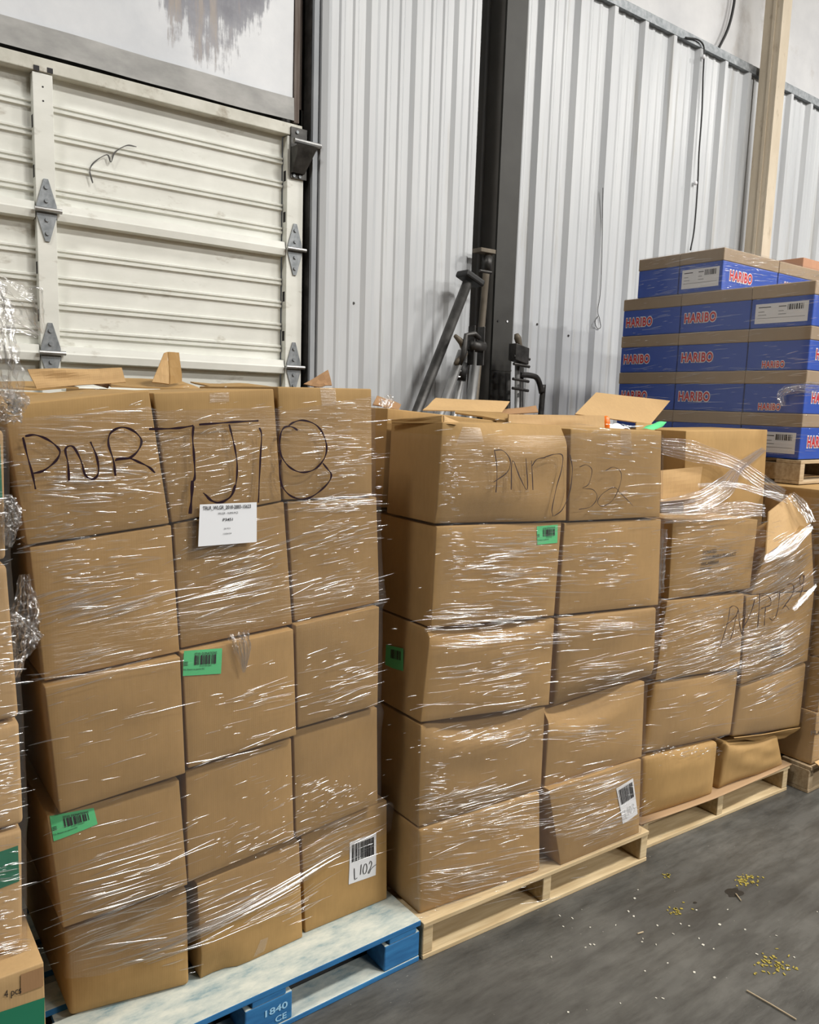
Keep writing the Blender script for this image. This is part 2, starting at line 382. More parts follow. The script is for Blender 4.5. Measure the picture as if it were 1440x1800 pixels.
def slab(quad, t, mat, name, parent=None, seed=0, bend=0.006, n=8, curl=None):
    q = [np.array(p, float) for p in quad]; nn = np.cross(q[1] - q[0], q[3] - q[0]); nn /= np.linalg.norm(nn)
    wv = wob(seed, 5, 1, 4)
    def P(a, b, o):
        p = (q[0] * (1 - a) + q[1] * a) * (1 - b) + (q[3] * (1 - a) + q[2] * a) * b
        return p + nn * (o + bend * wv(a * 2, b * 2) * 4 * (0.15 + a * (1 - a)))
    g = np.linspace(0, 1, n + 1); mb = MB()
    A = [[P(a, b, 0) for b in g] for a in g]; B = [[P(a, b, -t) for b in g] for a in g]
    mb.grid(A); mb.grid(B, flip=True)
    for a0, a1 in ((A[0], B[0]), (B[-1], A[-1])): mb.grid([a1, a0])
    mb.grid([[r[0] for r in A], [r[0] for r in B]]); mb.grid([[r[-1] for r in B], [r[-1] for r in A]])
    return mb.build(name, mat, parent, smooth=False)

# ------------------------------------------------------------------ text and print
_tc = {}
def text_geo(s, bold=0.0):
    if (s, bold) in _tc: return _tc[(s, bold)]
    cu_ = bpy.data.curves.new('lettering', 'FONT'); cu_.body = s; cu_.size = 1.0; cu_.offset = bold; cu_.resolution_u = 3; cu_.space_character = 1.14 if s == 'HARIBO' else 1.0
    o = bpy.data.objects.new('lettering', cu_); col.objects.link(o)
    dg = bpy.context.evaluated_depsgraph_get(); dg.update()
    me = bpy.data.meshes.new_from_object(o.evaluated_get(dg))
    V = np.array([v.co[:2] for v in me.vertices]); Fs = [tuple(p.vertices) for p in me.polygons]
    bpy.data.objects.remove(o); bpy.data.curves.remove(cu_); bpy.data.meshes.remove(me)
    _tc[(s, bold)] = (V, Fs); return V, Fs
def put_text(mb, s, rect, fn, bold=0.0, ref=None, mi=0):
    """rect (a0,b0,a1,b1) in label coords; fn(a,b) -> 3D. ref: un-emboldened box to normalise by."""
    V, Fs = text_geo(s, bold); R = V if ref is None else text_geo(s, ref)[0]
    lo, hi = R.min(0), R.max(0); n = (V - lo) / (hi - lo)
    a0, b0, a1, b1 = rect
    mb.add([fn(a0 + (a1 - a0) * p[0], b0 + (b1 - b0) * p[1]) for p in n], Fs, mi)
def put_rect(mb, r, fn, mi=0):
    a0, b0, a1, b1 = r; mb.add([fn(a0, b0), fn(a1, b0), fn(a1, b1), fn(a0, b1)], [(0, 1, 2, 3)], mi)
def put_barcode(mb, r, fn, seed=1, n=34):
    rr = np.random.default_rng(seed); a0, b0, a1, b1 = r; x = 0.0; W_ = []
    while x < n:
        w_ = rr.choice([1, 1, 2, 3]); W_.append((x, x + w_)); x += w_ + rr.choice([1, 1, 2])
    for p, q in W_:
        if q <= n: put_rect(mb, (a0 + (a1 - a0) * p / n, b0, a0 + (a1 - a0) * q / n, b1), fn)
def quad_fn(q, surf=None, off=0.0):   # q: BL BR TR TL in 3D
    q = [np.array(p, float) for p in q]
    def fn(a, b):
        p = (q[0] * (1 - a) + q[1] * a) * (1 - b) + (q[3] * (1 - a) + q[2] * a) * b
        if surf is not None: p = np.array([p[0], surf(p[0], p[2]) - off, p[2]])
        else: p = p + np.array([0, -off, 0])
        return p
    return fn
def sheet(fn, name, mat, parent, n=8):
    g = np.linspace(0, 1, n + 1); mb = MB(); mb.grid([[fn(a, b) for a in g] for b in g]); return mb.build(name, mat, parent, smooth=True)
def smooth_line(pts, k=6):
    P = [np.array(p, float) for p in pts]
    if len(P) < 3: return [P[0] + (P[-1] - P[0]) * t for t in np.linspace(0, 1, 8)]
    P = [2 * P[0] - P[1]] + P + [2 * P[-1] - P[-2]]; out = []
    for i in range(1, len(P) - 2):
        for t in np.linspace(0, 1, k, endpoint=False):
            a, b, c, d = P[i - 1:i + 3]
            out.append(0.5 * (2 * b + (c - a) * t + (2 * a - 5 * b + 4 * c - d) * t * t + (3 * b - a - 3 * c + d) * t ** 3))
    out.append(P[-2]); return out
def stroke(mb, px, proj, wid, mi=0, k=6):
    L = smooth_line(px, k); n = len(L)
    for_l, for_r = [], []
    for i, p in enumerate(L):
        t = L[min(i + 1, n - 1)] - L[max(i - 1, 0)]; t = t / (np.linalg.norm(t) + 1e-9); nn = np.array([-t[1], t[0]])
        ww = wid * (0.75 + 0.25 * math.sin(i * 0.7)) / 2
        for_l.append(proj(*(p + nn * ww))); for_r.append(proj(*(p - nn * ww)))
    mb.grid([for_l, for_r], mi)

# ================================================================== SETTING
def struct(o): o['kind'] = 'structure'; return o
struct(MB().box(-6, 16, -14, 6, -0.1, 0.0).build('floor', FLOOR, origin=(0, 0, 0)))

# ribbed metal liner: profile in x extruded up z
def ribbed(name, x0, x1, pitch, phase, yf, z0, z1, hr=0.032, minor=True):
    pr = [(x0, yf)]; k = math.floor((x0 - phase) / pitch) - 1
    while phase + k * pitch < x1 + pitch:
        c = phase + k * pitch
        pr += [(c - 0.040, yf), (c - 0.017, yf - hr), (c + 0.017, yf - hr), (c + 0.040, yf)]
        if minor:
            for d in (0.36, 0.64):
                m_ = c + d * pitch
                pr += [(m_ - 0.018, yf), (m_ - 0.008, yf - 0.006), (m_ + 0.008, yf - 0.006), (m_ + 0.018, yf)]
        k += 1
    pr = [p for p in pr if x0 <= p[0] <= x1]; pr.append((x1, yf))
    pr = sorted(pr); mb = MB()
    mb.grid([[(x, y, z) for x, y in pr] for z in (z0, z1)])
    mb.grid([[(x, yf + 0.012, z) for x, y in pr] for z in (z0, z1)], flip=True)
    mb.add([(x0, yf, z0), (x0, yf + 0.3, z0), (x0, yf + 0.3, z1), (x0, yf, z1)], [(0, 1, 2, 3)])
    return struct(mb.build(name, WALLP))
YL = 3.33
xl0 = float(at_y(563, 300, YL)[0]); xl1 = float(at_y(836, 300, YL)[0])
ribbed('wall_back_left', xl0, xl1, 0.262, float(at_y(650, 300, YL)[0]), YL, 0, 5.2, 0.013)
YR = 3.55
ribs = [at_y(*p, YR - 0.03) for p in ((1191, 67), (1234, 87), (1280, 106.5), (1322, 126))]
pitch = float((ribs[3][0] - ribs[0][0]) / 3)
ztrim = float(np.mean([r[2] for r in ribs]))
ribbed('wall_back_right', 2.9, 12.0, pitch, float(ribs[0][0]) - 0.02, YR, 0, ztrim, 0.032)
# ledge over the right liner, insulation above it
mb = MB(); mb.box(2.9, 12, YR - 0.035, YR + 0.15, ztrim, ztrim + 0.055); struct(mb.build('trim_1', GALV))
mb = MB(); nx = 60; wv = wob(11, 8, 1, 6)
mb.grid([[(x, YR + 0.10 - 0.035 * abs(math.sin(x * 2.0)) - 0.02 * wv(x * 2, z), z) for x in np.linspace(2.9, 12, 120)] for z in np.linspace(ztrim + 0.05, 7.0, 24)])
struct(mb.build('wall_back_upper', INSUL, smooth=True))
# column: H section
cx0, cx1 = float(at_y(884, 200, 3.33)[0]), float(at_y(920, 200, 3.33)[0])
cm = (cx0 + cx1) / 2
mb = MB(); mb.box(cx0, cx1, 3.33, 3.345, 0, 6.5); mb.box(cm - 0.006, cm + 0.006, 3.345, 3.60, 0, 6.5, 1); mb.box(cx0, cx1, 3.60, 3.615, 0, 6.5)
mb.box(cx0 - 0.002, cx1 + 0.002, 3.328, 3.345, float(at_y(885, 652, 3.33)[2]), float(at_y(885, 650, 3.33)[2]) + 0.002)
colo = struct(mb.build('trim_2', [COLUMN, RECESSLIFT])); colo['label'] = 'dark grey steel column'
hl = MB(); p = at_y(876, 564, 3.3275); hl.tube([p, p + np.array([0, -0.001, 0])], 0.006, 10); hl.build('bolt_hole', BLACK, colo)
hl = MB(); p = at_y(892, 565, 3.3275); hl.tube([p, p + np.array([0, -0.001, 0])], 0.006, 10); hl.build('bolt_hole', WHITE_I, colo)
mb = MB(); mb.box(xl1 - 0.05, cx1 + 0.05, 3.62, 3.66, 0, 6.5); struct(mb.build('wall_recess', RECESSLIFT))
# tan post in front of the right wall
YP = 3.34
pa, pb, pc = at_y(1366, 140, YP), at_y(1381, 140, YP), None
mb = MB(); x0p, x1p = float(pa[0]), float(pb[0])
mb.box(x0p - 0.002, x1p, YP, YP + 0.012, 0, 6.8); mb.box(x0p, x0p + 0.012, YP + 0.012, YP + 0.13, 0, 6.8); mb.box(x0p, x1p, YP + 0.13, YP + 0.142, 0, 6.8)
mb.box(x0p - 0.010, x0p, YP + 0.05, YP + 0.07, 0, 6.8)
struct(mb.build('trim_3', TANPOST))

# ---- loading dock door
YD = 3.38
door = empty('door_1', (1.0, YD, 0)); struct(door)
xs0, xs1 = float(at_y(62, 300, YD)[0]), float(at_y(97, 300, YD)[0])
xr0, xr1 = float(at_y(503, 500, YD)[0]), float(at_y(531, 500, YD)[0])
HZ = [2.923, 2.387, 1.851, 1.315, 0.779, 0.243, 0.0]
def panel(x0, x1, zb, zt):
    pr = []; yb = YD + 0.045; n = 4; hgt = zt - zb
    zs = [zb + hgt * (0.16 + 0.19 * i) for i in range(n)]
    pr = [(zb, yb)]
    for z in zs:
        pr += [(z - 0.018, yb), (z - 0.014, yb - 0.010), (z - 0.005, yb - 0.010), (z - 0.003, yb - 0.003), (z + 0.003, yb - 0.003), (z + 0.005, yb - 0.010), (z + 0.012, yb - 0.010), (z + 0.016, yb)]
    pr += [(zt, yb)]
    mb = MB(); mb.grid([[(x, y, z) for z, y in pr] for x in (x1, x0)])
    mb.build('door_panel', DOORP, door)
def rail(z, x0, x1, h0, h1, name='door_rail', y0=None):
    y0 = YD + 0.004 if y0 is None else y0
    mb = MB(); v = [(y0 + 0.045, z + h1), (y0 + 0.006, z + h1 - 0.004), (y0, z + 0.004), (y0 - 0.004, z - 0.002), (y0, z - h0), (y0 + 0.045, z - h0 - 0.004)]
    mb.grid([[(x, a, b) for x in (x0, x1)] for a, b in v]); mb.build(name, DOORP, door)
for i in range(len(HZ) - 1):
    zt, zb = HZ[i], HZ[i + 1]
    if zt - zb < 0.2: continue
    panel(-2.2, xs0 + 0.01, zb, zt); panel(xs1 - 0.005, xr0 - 0.005, zb, zt)
for z in HZ[1:5]:
    rail(z, -2.2, xs0 - 0.004, 0.030, 0.034); rail(z, xs1 + 0.003, xr0 - 0.004, 0.030, 0.034)
# top rail right across, then the two stiles
mb = MB(); mb.box(-2.2, xr1 - 0.01, YD - 0.004, YD + 0.05, 2.885, 2.935); mb.build('top_rail', DOORDK, door, bevel=0.003)
for xx in (xs0 + 0.03, xs0 + 0.062):
    pass
for (a, b, nm) in ((xs0, xs1, 'stile'), (xr0, xr1, 'stile')):
    for i in range(5):
        zt = HZ[i] - (0.04 if i == 0 else 0.0); zb = HZ[i + 1]
        mb = MB(); mb.box(a, b, YD, YD + 0.0445, zb + 0.002, zt - 0.002); st = mb.build(nm, DOORP, door, bevel=0.002)
        hm = MB()
        for zz in (zt - 0.05, zt - 0.10, zb + 0.10):
            hm.tube([((a + b) / 2, YD - 0.0006, zz), ((a + b) / 2, YD + 0.002, zz)], 0.0035, 8)
        for k_, zz in enumerate((zb + 0.30, zb + 0.12)):                      # slots punched in the side of the stile
            hm.box(a - 0.0008, a + 0.001, YD + 0.012, YD + 0.034, zz, zz + 0.045)
        hm.build('punched_hole', BLACK, st)
tm = MB()
for px_ in ((64, 119), (88, 124)):
    p = at_y(*px_, YD - 0.0055); tm.box(p[0] - 0.010, p[0] + 0.010, p[1], p[1] + 0.002, p[2] - 0.009, p[2] + 0.009)
tm.build('punched_hole', BLACK, door)
def hinge(xc, z):
    y = YD - 0.006; hw, hh = 0.036, 0.115
    mb = MB(); o = [(0, hh), (-0.008, hh), (-hw, 0.02), (-hw, -0.02), (-0.008, -hh), (0.008, -hh), (hw, -0.02), (hw, 0.02), (0.008, hh)]
    o = o[1:]
    A = [(xc + a, y, z + b) for a, b in o]; B = [(xc + a, y + 0.005, z + b) for a, b in o]; n = len(A)
    mb.add(A + B, [tuple(range(n))] + [tuple(range(n, 2 * n))[::-1]] + [(i, i + n, (i + 1) % n + n, (i + 1) % n) for i in range(n)])
    h = mb.build('hinge', GALV, door)
    m2 = MB(); m2.tube([(xc - 0.045, y - 0.010, z), (xc + 0.052, y - 0.010, z)], 0.009, 10); m2.build('hinge_pin', STEELTUBE, h)
    for zz in (0.085, 0.035, -0.035, -0.085):
        m3 = MB(); m3.tube([(xc, y - 0.006, z + zz), (xc, y, z + zz)], 0.008, 8); m3.build('bolt', GALV, h)
for z in HZ[1:3]:
    hinge((xs0 + xs1) / 2, z); hinge((xr0 + xr1) / 2, z)
# roller bracket at the upper corner
bx = xr0 + 0.012; mb = MB()
mb.box(bx, xr1 + 0.01, YD - 0.012, YD - 0.004, 2.70, 2.92)
mb.hexa([(bx, YD - 0.03, 2.72), (xr1 - 0.01, YD - 0.03, 2.72), (xr1 - 0.01, YD - 0.01, 2.72), (bx, YD - 0.01, 2.72), (bx, YD - 0.085, 2.83), (xr1 + 0.025, YD - 0.085, 2.83), (xr1 + 0.025, YD - 0.01, 2.83), (bx, YD - 0.01, 2.83)])
br = mb.build('roller_bracket', DARKSTEEL, door)
m2 = MB(); m2.tube([(bx - 0.005, YD - 0.05, 2.85), (xr1 + 0.06, YD - 0.05, 2.85)], 0.012, 10); m2.build('roller_shaft', STEELTUBE, br)
for zz, xx in ((2.71, 0.015), (2.71, 0.045), (2.90, 0.03)):
    m3 = MB(); m3.tube([(bx + xx, YD - 0.018, zz), (bx + xx, YD - 0.01, zz)], 0.007, 8); m3.build('bolt', GALV, br)
# a torn wisp of seal on the panel
mb = MB(); yv = YD + 0.030
stroke(mb, [(163, 322), (158, 300), (166, 285), (188, 272), (195, 285), (202, 268), (222, 256), (240, 258)], lambda a, b: at_y(a, b, yv), 3.0)
mb.build('scuff_mark', DARKSTEEL, door)
# header insulation panel, its grey hem, edge angle, track, jamb
YH = 3.40
xh1 = float(at_y(515, 172, YH)[0]); zs0 = float(at_y(300, 140, YH)[2])
mb = MB(); wv = wob(5, 7, 1, 5)
zb1, zb0 = float(at_y(515, 175, YH)[2]), float(at_y(515, 214, YH)[2])
def hp(x, z): return (x, YH + 0.012 * wv(x * 1.6, z * 1.6), z)
mb.grid([[hp(x, z) for x in np.linspace(-2.4, xh1, 40)] for z in np.linspace(zb1, 6.0, 30)])
struct(mb.build('wall_over_door', HEADER, origin=(0, 0, 0), smooth=True))
mb = MB(); mb.grid([[(x, YH - 0.012 + 0.010 * wv(x * 2.4, z * 3), z + 0.006 * wv(x * 3, 1)) for x in np.linspace(-2.4, xh1, 40)] for z in np.linspace(zb0, zb1 + 0.003, 8)])
struct(mb.build('trim_4', STRIP, smooth=True))
mb = MB(); mb.box(-2.4, xh1 + 0.1, YH + 0.02, YH + 0.05, 2.90, 3.02); struct(mb.build('trim_5', DARKSTEEL))
mb = MB(); mb.box(xh1 + 0.004, xh1 + 0.03, YH - 0.005, YH + 0.04, 2.95, 6); mb.box(xh1 + 0.03, xh1 + 0.055, YH + 0.02, YH + 0.05, 2.93, 6); struct(mb.build('trim_6', TRACKBROWN))
mb = MB(); xt = xr1 + 0.020; mb.box(xt, xt + 0.018, YD - 0.02, YD + 0.05, 0, 6); mb.box(xt + 0.018, xt + 0.05, YD + 0.03, YD + 0.05, 0, 6); struct(mb.build('trim_7', DARKSTEEL))
mb = MB(); xj = float(at_y(549, 200, YL + 0.02)[0]); mb.box(xj, xj + 0.025, YL + 0.01, YL + 0.30, 0, 6); mb.box(xj + 0.025, xl0 + 0.004, YL + 0.03, YL + 0.05, 0, 6); struct(mb.build('trim_8', JAMB))
mb = MB(); mb.box(-2.4, xj, 3.75, 3.8, 0, 6); struct(mb.build('wall_behind_door', RECESSLIFT))

# ================================================================== PALLETS
def stringer_pallet(loc, rz, W, D, H, label, mat, seed, group=None):
    root = empty('wooden_pallet', loc, rz); tag(root, label, 'pallet')
    r = np.random.default_rng(seed); t = 0.016
    for xc in (0.019, W / 2, W - 0.019):
        mb = MB(); mb.box(xc - 0.019, xc + 0.019, 0.006, D - 0.006, t, H - t); mb.build('stringer', mat, root, local=True, bevel=0.003)
    n = 7; y = 0.0
    wd = [0.14] + [0.09] * 5 + [0.14]; gap = (D - sum(wd)) / 6
    for i in range(n):
        mb = MB(); mb.box(r.uniform(-.004, .004), W + r.uniform(-.004, .004), y, y + wd[i], H - t + .0005, H); mb.build('deck_board', mat, root, local=True, bevel=0.002); y += wd[i] + gap
    for y in (0.004, D / 2 - 0.07, D - 0.144):
        mb = MB(); mb.box(0, W, y, y + 0.14, 0.0, t - .0005); mb.build('bottom_board', mat, root, local=True, bevel=0.002)
    return root
P2 = stringer_pallet((1.402, 1.729, 0), math.atan(-0.048), 1.04, 1.2, 0.125, 'pale new-looking wooden pallet under the middle two-column stack of boxes, right of the blue pallet', PALEWOOD, 3)
P3 = stringer_pallet((2.476, 1.733, 0), math.atan(-0.058), 0.99, 1.2, 0.122, 'wooden pallet with a torn brown sheet on its deck, under the slumped stack', PALEWOOD, 4)
P4 = stringer_pallet((3.515, 1.605, 0), math.atan(-0.02), 1.02, 1.2, 0.125, 'wooden pallet on the floor at the right edge, past the slumped stack, mostly cut off', OLDWOOD, 5)
P0 = stringer_pallet((-0.72, 1.80, 0), 0.0, 1.02, 1.1, 0.125, 'wooden pallet under the green-banded boxes at the left edge', OLDWOOD, 6)
# blue block pallet
x0b, x1b, y0b, Hb = 0.374, 1.392, 1.735, 0.138
BP = empty('block_pallet', ((x0b + x1b) / 2, y0b, 0)); tag(BP, 'blue-painted block pallet with a worn pale deck under the nearest stack', 'pallet')
Wb = x1b - x0b; hb = Wb / 2; Db = 1.2
for xc, wk in ((-hb + 0.072, 0.145), (0, 0.14), (hb - 0.066, 0.13)):
    for yc in (0.05, Db / 2, Db - 0.05):
        mb = MB(); mb.box(xc - wk / 2, xc + wk / 2, yc - 0.048 if yc > 0.1 else 0.003, yc + 0.05, 0.018, 0.1005); b_ = mb.build('block', BLUEWOOD, BP, local=True, bevel=0.004)
        if yc < 0.1 and xc == 0:
            tx = MB(); fn = lambda a, b: np.array([a, 0.0015, b])
            put_text(tx, '1840', (xc - 0.012, 0.058, xc + 0.055, 0.078), fn, 0.02); put_text(tx, 'CE', (xc + 0.018, 0.028, xc + 0.052, 0.046), fn, 0.02)
            tx.build('stencilled_number', PALEBLUE, b_, local=True)
for yc, wy in ((0.0, 0.20), (0.25, 0.10), (0.40, 0.10), (0.55, 0.12), (0.72, 0.10), (0.87, 0.10), (1.02, 0.18)):
    mb = MB(); mb.box(-hb, hb, yc, yc + wy, 0.1195, Hb); mb.build('deck_board', BLUEWOOD, BP, local=True, bevel=0.002)
for xc in (-hb + 0.07, 0, hb - 0.065):
    mb = MB(); mb.box(xc - 0.05, xc + 0.05, 0.002, Db - 0.002, 0.101, 0.119); mb.build('stringer_board', BLUEWOOD, BP, local=True, bevel=0.002)
for yc in (0.002, Db / 2 - 0.05, Db - 0.10):
    mb = MB(); mb.box(-hb, hb, yc, yc + 0.10, 0, 0.0175); mb.build('bottom_board', BLUEWOOD, BP, local=True, bevel=0.003)
# ================================================================== STACKS OF BOXES
def front(px4, ys, b=0.0):
    """four pixels TL TR BR BL on the stack's front plane y = ys(+ b x); ys may be (top, bottom)"""
    yt, yb = ys if isinstance(ys, tuple) else (ys, ys)
    return [at_pl(*px4[0], yt, b), at_pl(*px4[1], yt, b), at_pl(*px4[2], yb, b), at_pl(*px4[3], yb, b)]
def box(px4, ys, label, b=0.0, depth=1.1, **kw):
    c = Carton('cardboard_box', front(px4, ys, b), depth, **kw)
    tag(c.obj, label, 'box', kw.get('group')); return c
BOX = {}
# ---- nearest stack (blue pallet): three columns, five rows
y1, y2, y3, y4, y5 = 1.842, 1.846, 1.826, 1.846, 1.868
S1 = 'nearest stack, on the blue pallet'
spec1 = {
 (1, 1): ([(4, 712), (263, 685), (299, 921), (46, 960)], y1, 0.52, 'top left box of the nearest stack, with the big marker letters P N R', dict(seed=1, bulge=.005)),
 (1, 2): ([(268, 690), (482, 683), (496, 881), (301, 920)], y1, 0.52, 'top middle box of the nearest stack, behind the white paper label, marked 7 J', dict(seed=2, bulge=.005)),
 (1, 3): ([(487, 679), (654, 683), (655, 873), (498, 880)], y1, 0.52, 'top right box of the nearest stack, with the looped marker digit 8', dict(seed=3, bulge=.005)),
 (2, 1): ([(50, 962), (302, 922), (317, 1146), (77, 1199)], y2, 1.05, 'second-row left box of the nearest stack, below the box marked P N R', dict(seed=4, bulge=.005)),
 (2, 2): ([(304, 921), (500, 881), (515, 1098), (317, 1141)], y2, 1.05, 'second-row middle box of the nearest stack, under the hanging white paper label', dict(seed=5, bulge=.005)),
 (2, 3): ([(504, 881), (663, 873), (668, 1059), (517, 1093)], y2, 1.05, 'second-row right box of the nearest stack, under the marker digit 8', dict(seed=6, bulge=.005)),
 (3, 1): ([(77, 1202), (318, 1148), (327, 1360), (104, 1432)], y3, 1.05, 'third-row left box of the nearest stack, jutting out over the box below it', dict(seed=7, bulge=.005, drop=.008)),
 (3, 2): ([(319, 1143), (517, 1100), (522, 1293), (330, 1352)], y3, 1.05, 'third-row middle box of the nearest stack, with the flat green barcode label', dict(seed=8, bulge=.005, drop=.008)),
 (3, 3): ([(519, 1094), (668, 1061), (665, 1240), (523, 1281)], y3, 1.05, 'third-row right box of the nearest stack, plain, right of the green label box', dict(seed=9, bulge=.005, drop=.008)),
 (4, 1): ([(81, 1434), (316, 1370), (331, 1556), (110, 1633)], y4, 1.05, 'fourth-row left box of the nearest stack, with a tilted green label in its corner', dict(seed=10, bulge=.010)),
 (4, 2): ([(325, 1358), (513, 1297), (518, 1474), (330, 1553)], y4, 1.05, 'fourth-row middle box of the nearest stack, plain, below the flat green label box', dict(seed=11, bulge=.005)),
 (4, 3): ([(515, 1285), (664, 1243), (665, 1412), (520, 1474)], y4, 1.05, 'fourth-row right box of the nearest stack, above the box with the white L 102 label', dict(seed=12, bulge=.005)),
}
for k, (px4, y_, dp, lab, kw) in spec1.items():
    BOX[(1,) + k] = box(px4, y_, lab, depth=dp, **kw)
def box_on(pxbl, pxbr, pxtl, pxtr, z, label, depth=1.0, **kw):
    bl, br = at_z(*pxbl, z), at_z(*pxbr, z)
    s_ = (br[1] - bl[1]) / (br[0] - bl[0]); a_ = bl[1] - s_ * bl[0]
    c = Carton('cardboard_box', [at_pl(*pxtl, a_, s_), at_pl(*pxtr, a_, s_), br, bl], depth, **kw); tag(c.obj, label, 'box'); return c
BOX[(1, 5, 1)] = box_on((122, 1789), (335, 1732), (110, 1636), (331, 1560), Hb, 'bottom left box of the nearest stack, bulging, tightly wrapped in shiny film', 1.0, seed=13, bulge=.014, rad=.012)
BOX[(1, 5, 2)] = box_on((356, 1729), (533, 1648), (345, 1554), (527, 1478), Hb, 'bottom middle box of the nearest stack, with a crushed left corner', 1.0, seed=14, bulge=.007, lips=((-.15, .35, .30, .02),))
BOX[(1, 5, 3)] = box_on((536, 1641), (681, 1580), (529, 1472), (681, 1406), Hb, 'bottom right box of the nearest stack, with the white barcode label marked L 102', 1.0, seed=15, bulge=.006)
# open boxes at the back of the top row, flaps up
def back_box(x0, x1, y0, y1_, z0, z1, label, seed, mat=KRAFT):
    c = Carton('open_cardboard_box', [(x0, y0, z1), (x1, y0, z1 - .004), (x1, y0, z0), (x0, y0, z0)], y1_ - y0, mat=mat, seed=seed, bulge=.003); tag(c.obj, label, 'box'); return c
bb1 = back_box(0.34, 0.66, 2.385, 2.86, 1.395, 1.700, 'open box at the back left of the nearest stack, with a wide tan flap raised', 21)
slab([at_y(48, 650, 2.42), at_y(213, 647, 2.42), at_y(221, 672, 2.40), at_y(64, 684, 2.40)], .004, KRAFT_IN, 'flap', bb1.obj, 31)
slab([(0.345, 2.39, 1.706), (0.60, 2.39, 1.712), (0.60, 2.60, 1.735), (0.345, 2.60, 1.72)], .004, KRAFT, 'flap', bb1.obj, 32)
bb2 = back_box(0.675, 0.98, 2.385, 2.86, 1.41, 1.715, 'open box at the back middle of the nearest stack, with a folded flap standing up', 22)
slab([at_y(267, 672, 2.40), at_y(288, 621, 2.44), at_y(294, 619, 2.46), at_y(296, 676, 2.40)], .005, KRAFT_IN, 'flap', bb2.obj, 33, n=4)
slab([at_y(296, 676, 2.40), at_y(294, 619, 2.46), at_y(313, 620, 2.52), at_y(318, 672, 2.50)], .005, KRAFT, 'flap', bb2.obj, 34, n=4)
slab([(0.69, 2.39, 1.722), (0.97, 2.39, 1.722), (0.98, 2.62, 1.752), (0.72, 2.62, 1.748)], .004, KRAFT, 'flap', bb2.obj, 35)
slab([at_y(150, 672, 2.5), at_y(160, 655, 2.52), at_y(196, 672, 2.45), at_y(190, 683, 2.42)], .004, KRAFT_DK, 'flap', bb1.obj, 36, n=4)
bb3 = back_box(0.995, 1.30, 2.385, 2.86, 1.425, 1.725, 'open box at the back right of the nearest stack, with a dark pointed flap', 23)
slab([at_y(533, 676, 2.42), at_y(576, 651, 2.44), at_y(583, 678, 2.42), at_y(560, 681, 2.41)], .004, KRAFT_DK, 'flap', bb3.obj, 37, n=4)
slab([(1.0, 2.40, 1.732), (1.29, 2.40, 1.732), (1.29, 2.60, 1.745), (1.01, 2.60, 1.748)], .004, KRAFT, 'flap', bb3.obj, 38)

# ---- middle stack: two columns, five rows
B2 = -.075
def a2(y): return y + .075 * 1.41
r1, r2, r3, r4 = a2(1.762), a2(1.770), a2(1.768), a2(1.772)
LIP = .05
spec2 = {
 (1, 1): ([(777, 741), (999, 748), (996, 916), (766, 922)], r1, .25, 'top left box of the middle stack, dented, with thin marker letters P N r 7', dict(seed=41, bulge=.012, lips=((.25, 1.15, .72, .05), (-.1, .6, .3, .012)), dents=.008)),
 (1, 2): ([(1003, 753), (1164, 757), (1161, 909), (1000, 917)], r1, .27, 'top right box of the middle stack, with the thin marker digits 3 2', dict(seed=42, bulge=.006)),
 (2, 1): ([(767, 925), (988, 918), (975, 1083), (757, 1105)], r2, 1.1, 'second-row left box of the middle stack, with a green label at its upper right corner', dict(seed=43, bulge=.008)),
 (2, 2): ([(992, 919), (1163, 912), (1158, 1064), (982, 1082)], r2, 1.1, 'second-row right box of the middle stack, plain and flat', dict(seed=44, bulge=.008)),
 (3, 1): ([(756, 1108), (976, 1087), (966, 1240), (739, 1271)], r3, 1.1, 'third-row left box of the middle stack, with a green label on its shaded left side', dict(seed=45, bulge=.011, lips=((-.1, 1.0, .80, .045),), dents=.007)),
 (3, 2): ([(982, 1086), (1156, 1067), (1151, 1191), (976, 1246)], r3, 1.1, 'third-row right box of the middle stack, sagging at its lower right', dict(seed=46, bulge=.014, lips=((-.2, 1.2, .25, .02),), rad=.012)),
 (4, 1): ([(739, 1275), (959, 1242), (952, 1387), (735, 1455)], r4, 1.1, 'fourth-row left box of the middle stack, with a curved dent along its top edge', dict(seed=47, bulge=.013, lips=((.05, .95, .70, .07),), dents=.006)),
 (4, 2): ([(966, 1250), (1134, 1197), (1129, 1331), (957, 1385)], r4, 1.1, 'fourth-row right box of the middle stack, with a curved dent at its upper left', dict(seed=48, bulge=.013, lips=((-.1, .85, .66, .075),), dents=.006)),
}
for k, (px4, y_, dp, lab, kw) in spec2.items():
    BOX[(2,) + k] = box(px4, y_, lab, b=B2, depth=dp, **kw)
BOX[(2, 5, 1)] = box_on((736, 1609), (951, 1531), (736, 1458), (951, 1391), .125, 'bottom left box of the middle stack, standing on the pale pallet', 1.1, seed=49, bulge=.010, rad=.010)
BOX[(2, 5, 2)] = box_on((985, 1522), (1124, 1464), (964, 1388), (1128, 1334), .125, 'bottom right box of the middle stack, with a white barcode label', 1.1, seed=50, bulge=.008)
# raised corner of the top left box's lid
cl = BOX[(2, 1, 1)]
slab([at_y(690, 739, 1.99), at_y(778, 731, 1.775), at_y(779, 745, 1.765), at_y(690, 744, 1.985)], .004, KRAFT, 'flap', cl.obj, 61, n=5, bend=.003)
slab([at_y(779, 731, 1.775), at_y(808, 744, 1.80), at_y(800, 747, 1.755), at_y(779, 745, 1.765)], .004, KRAFT_IN, 'flap', cl.obj, 62, n=4, bend=.002)
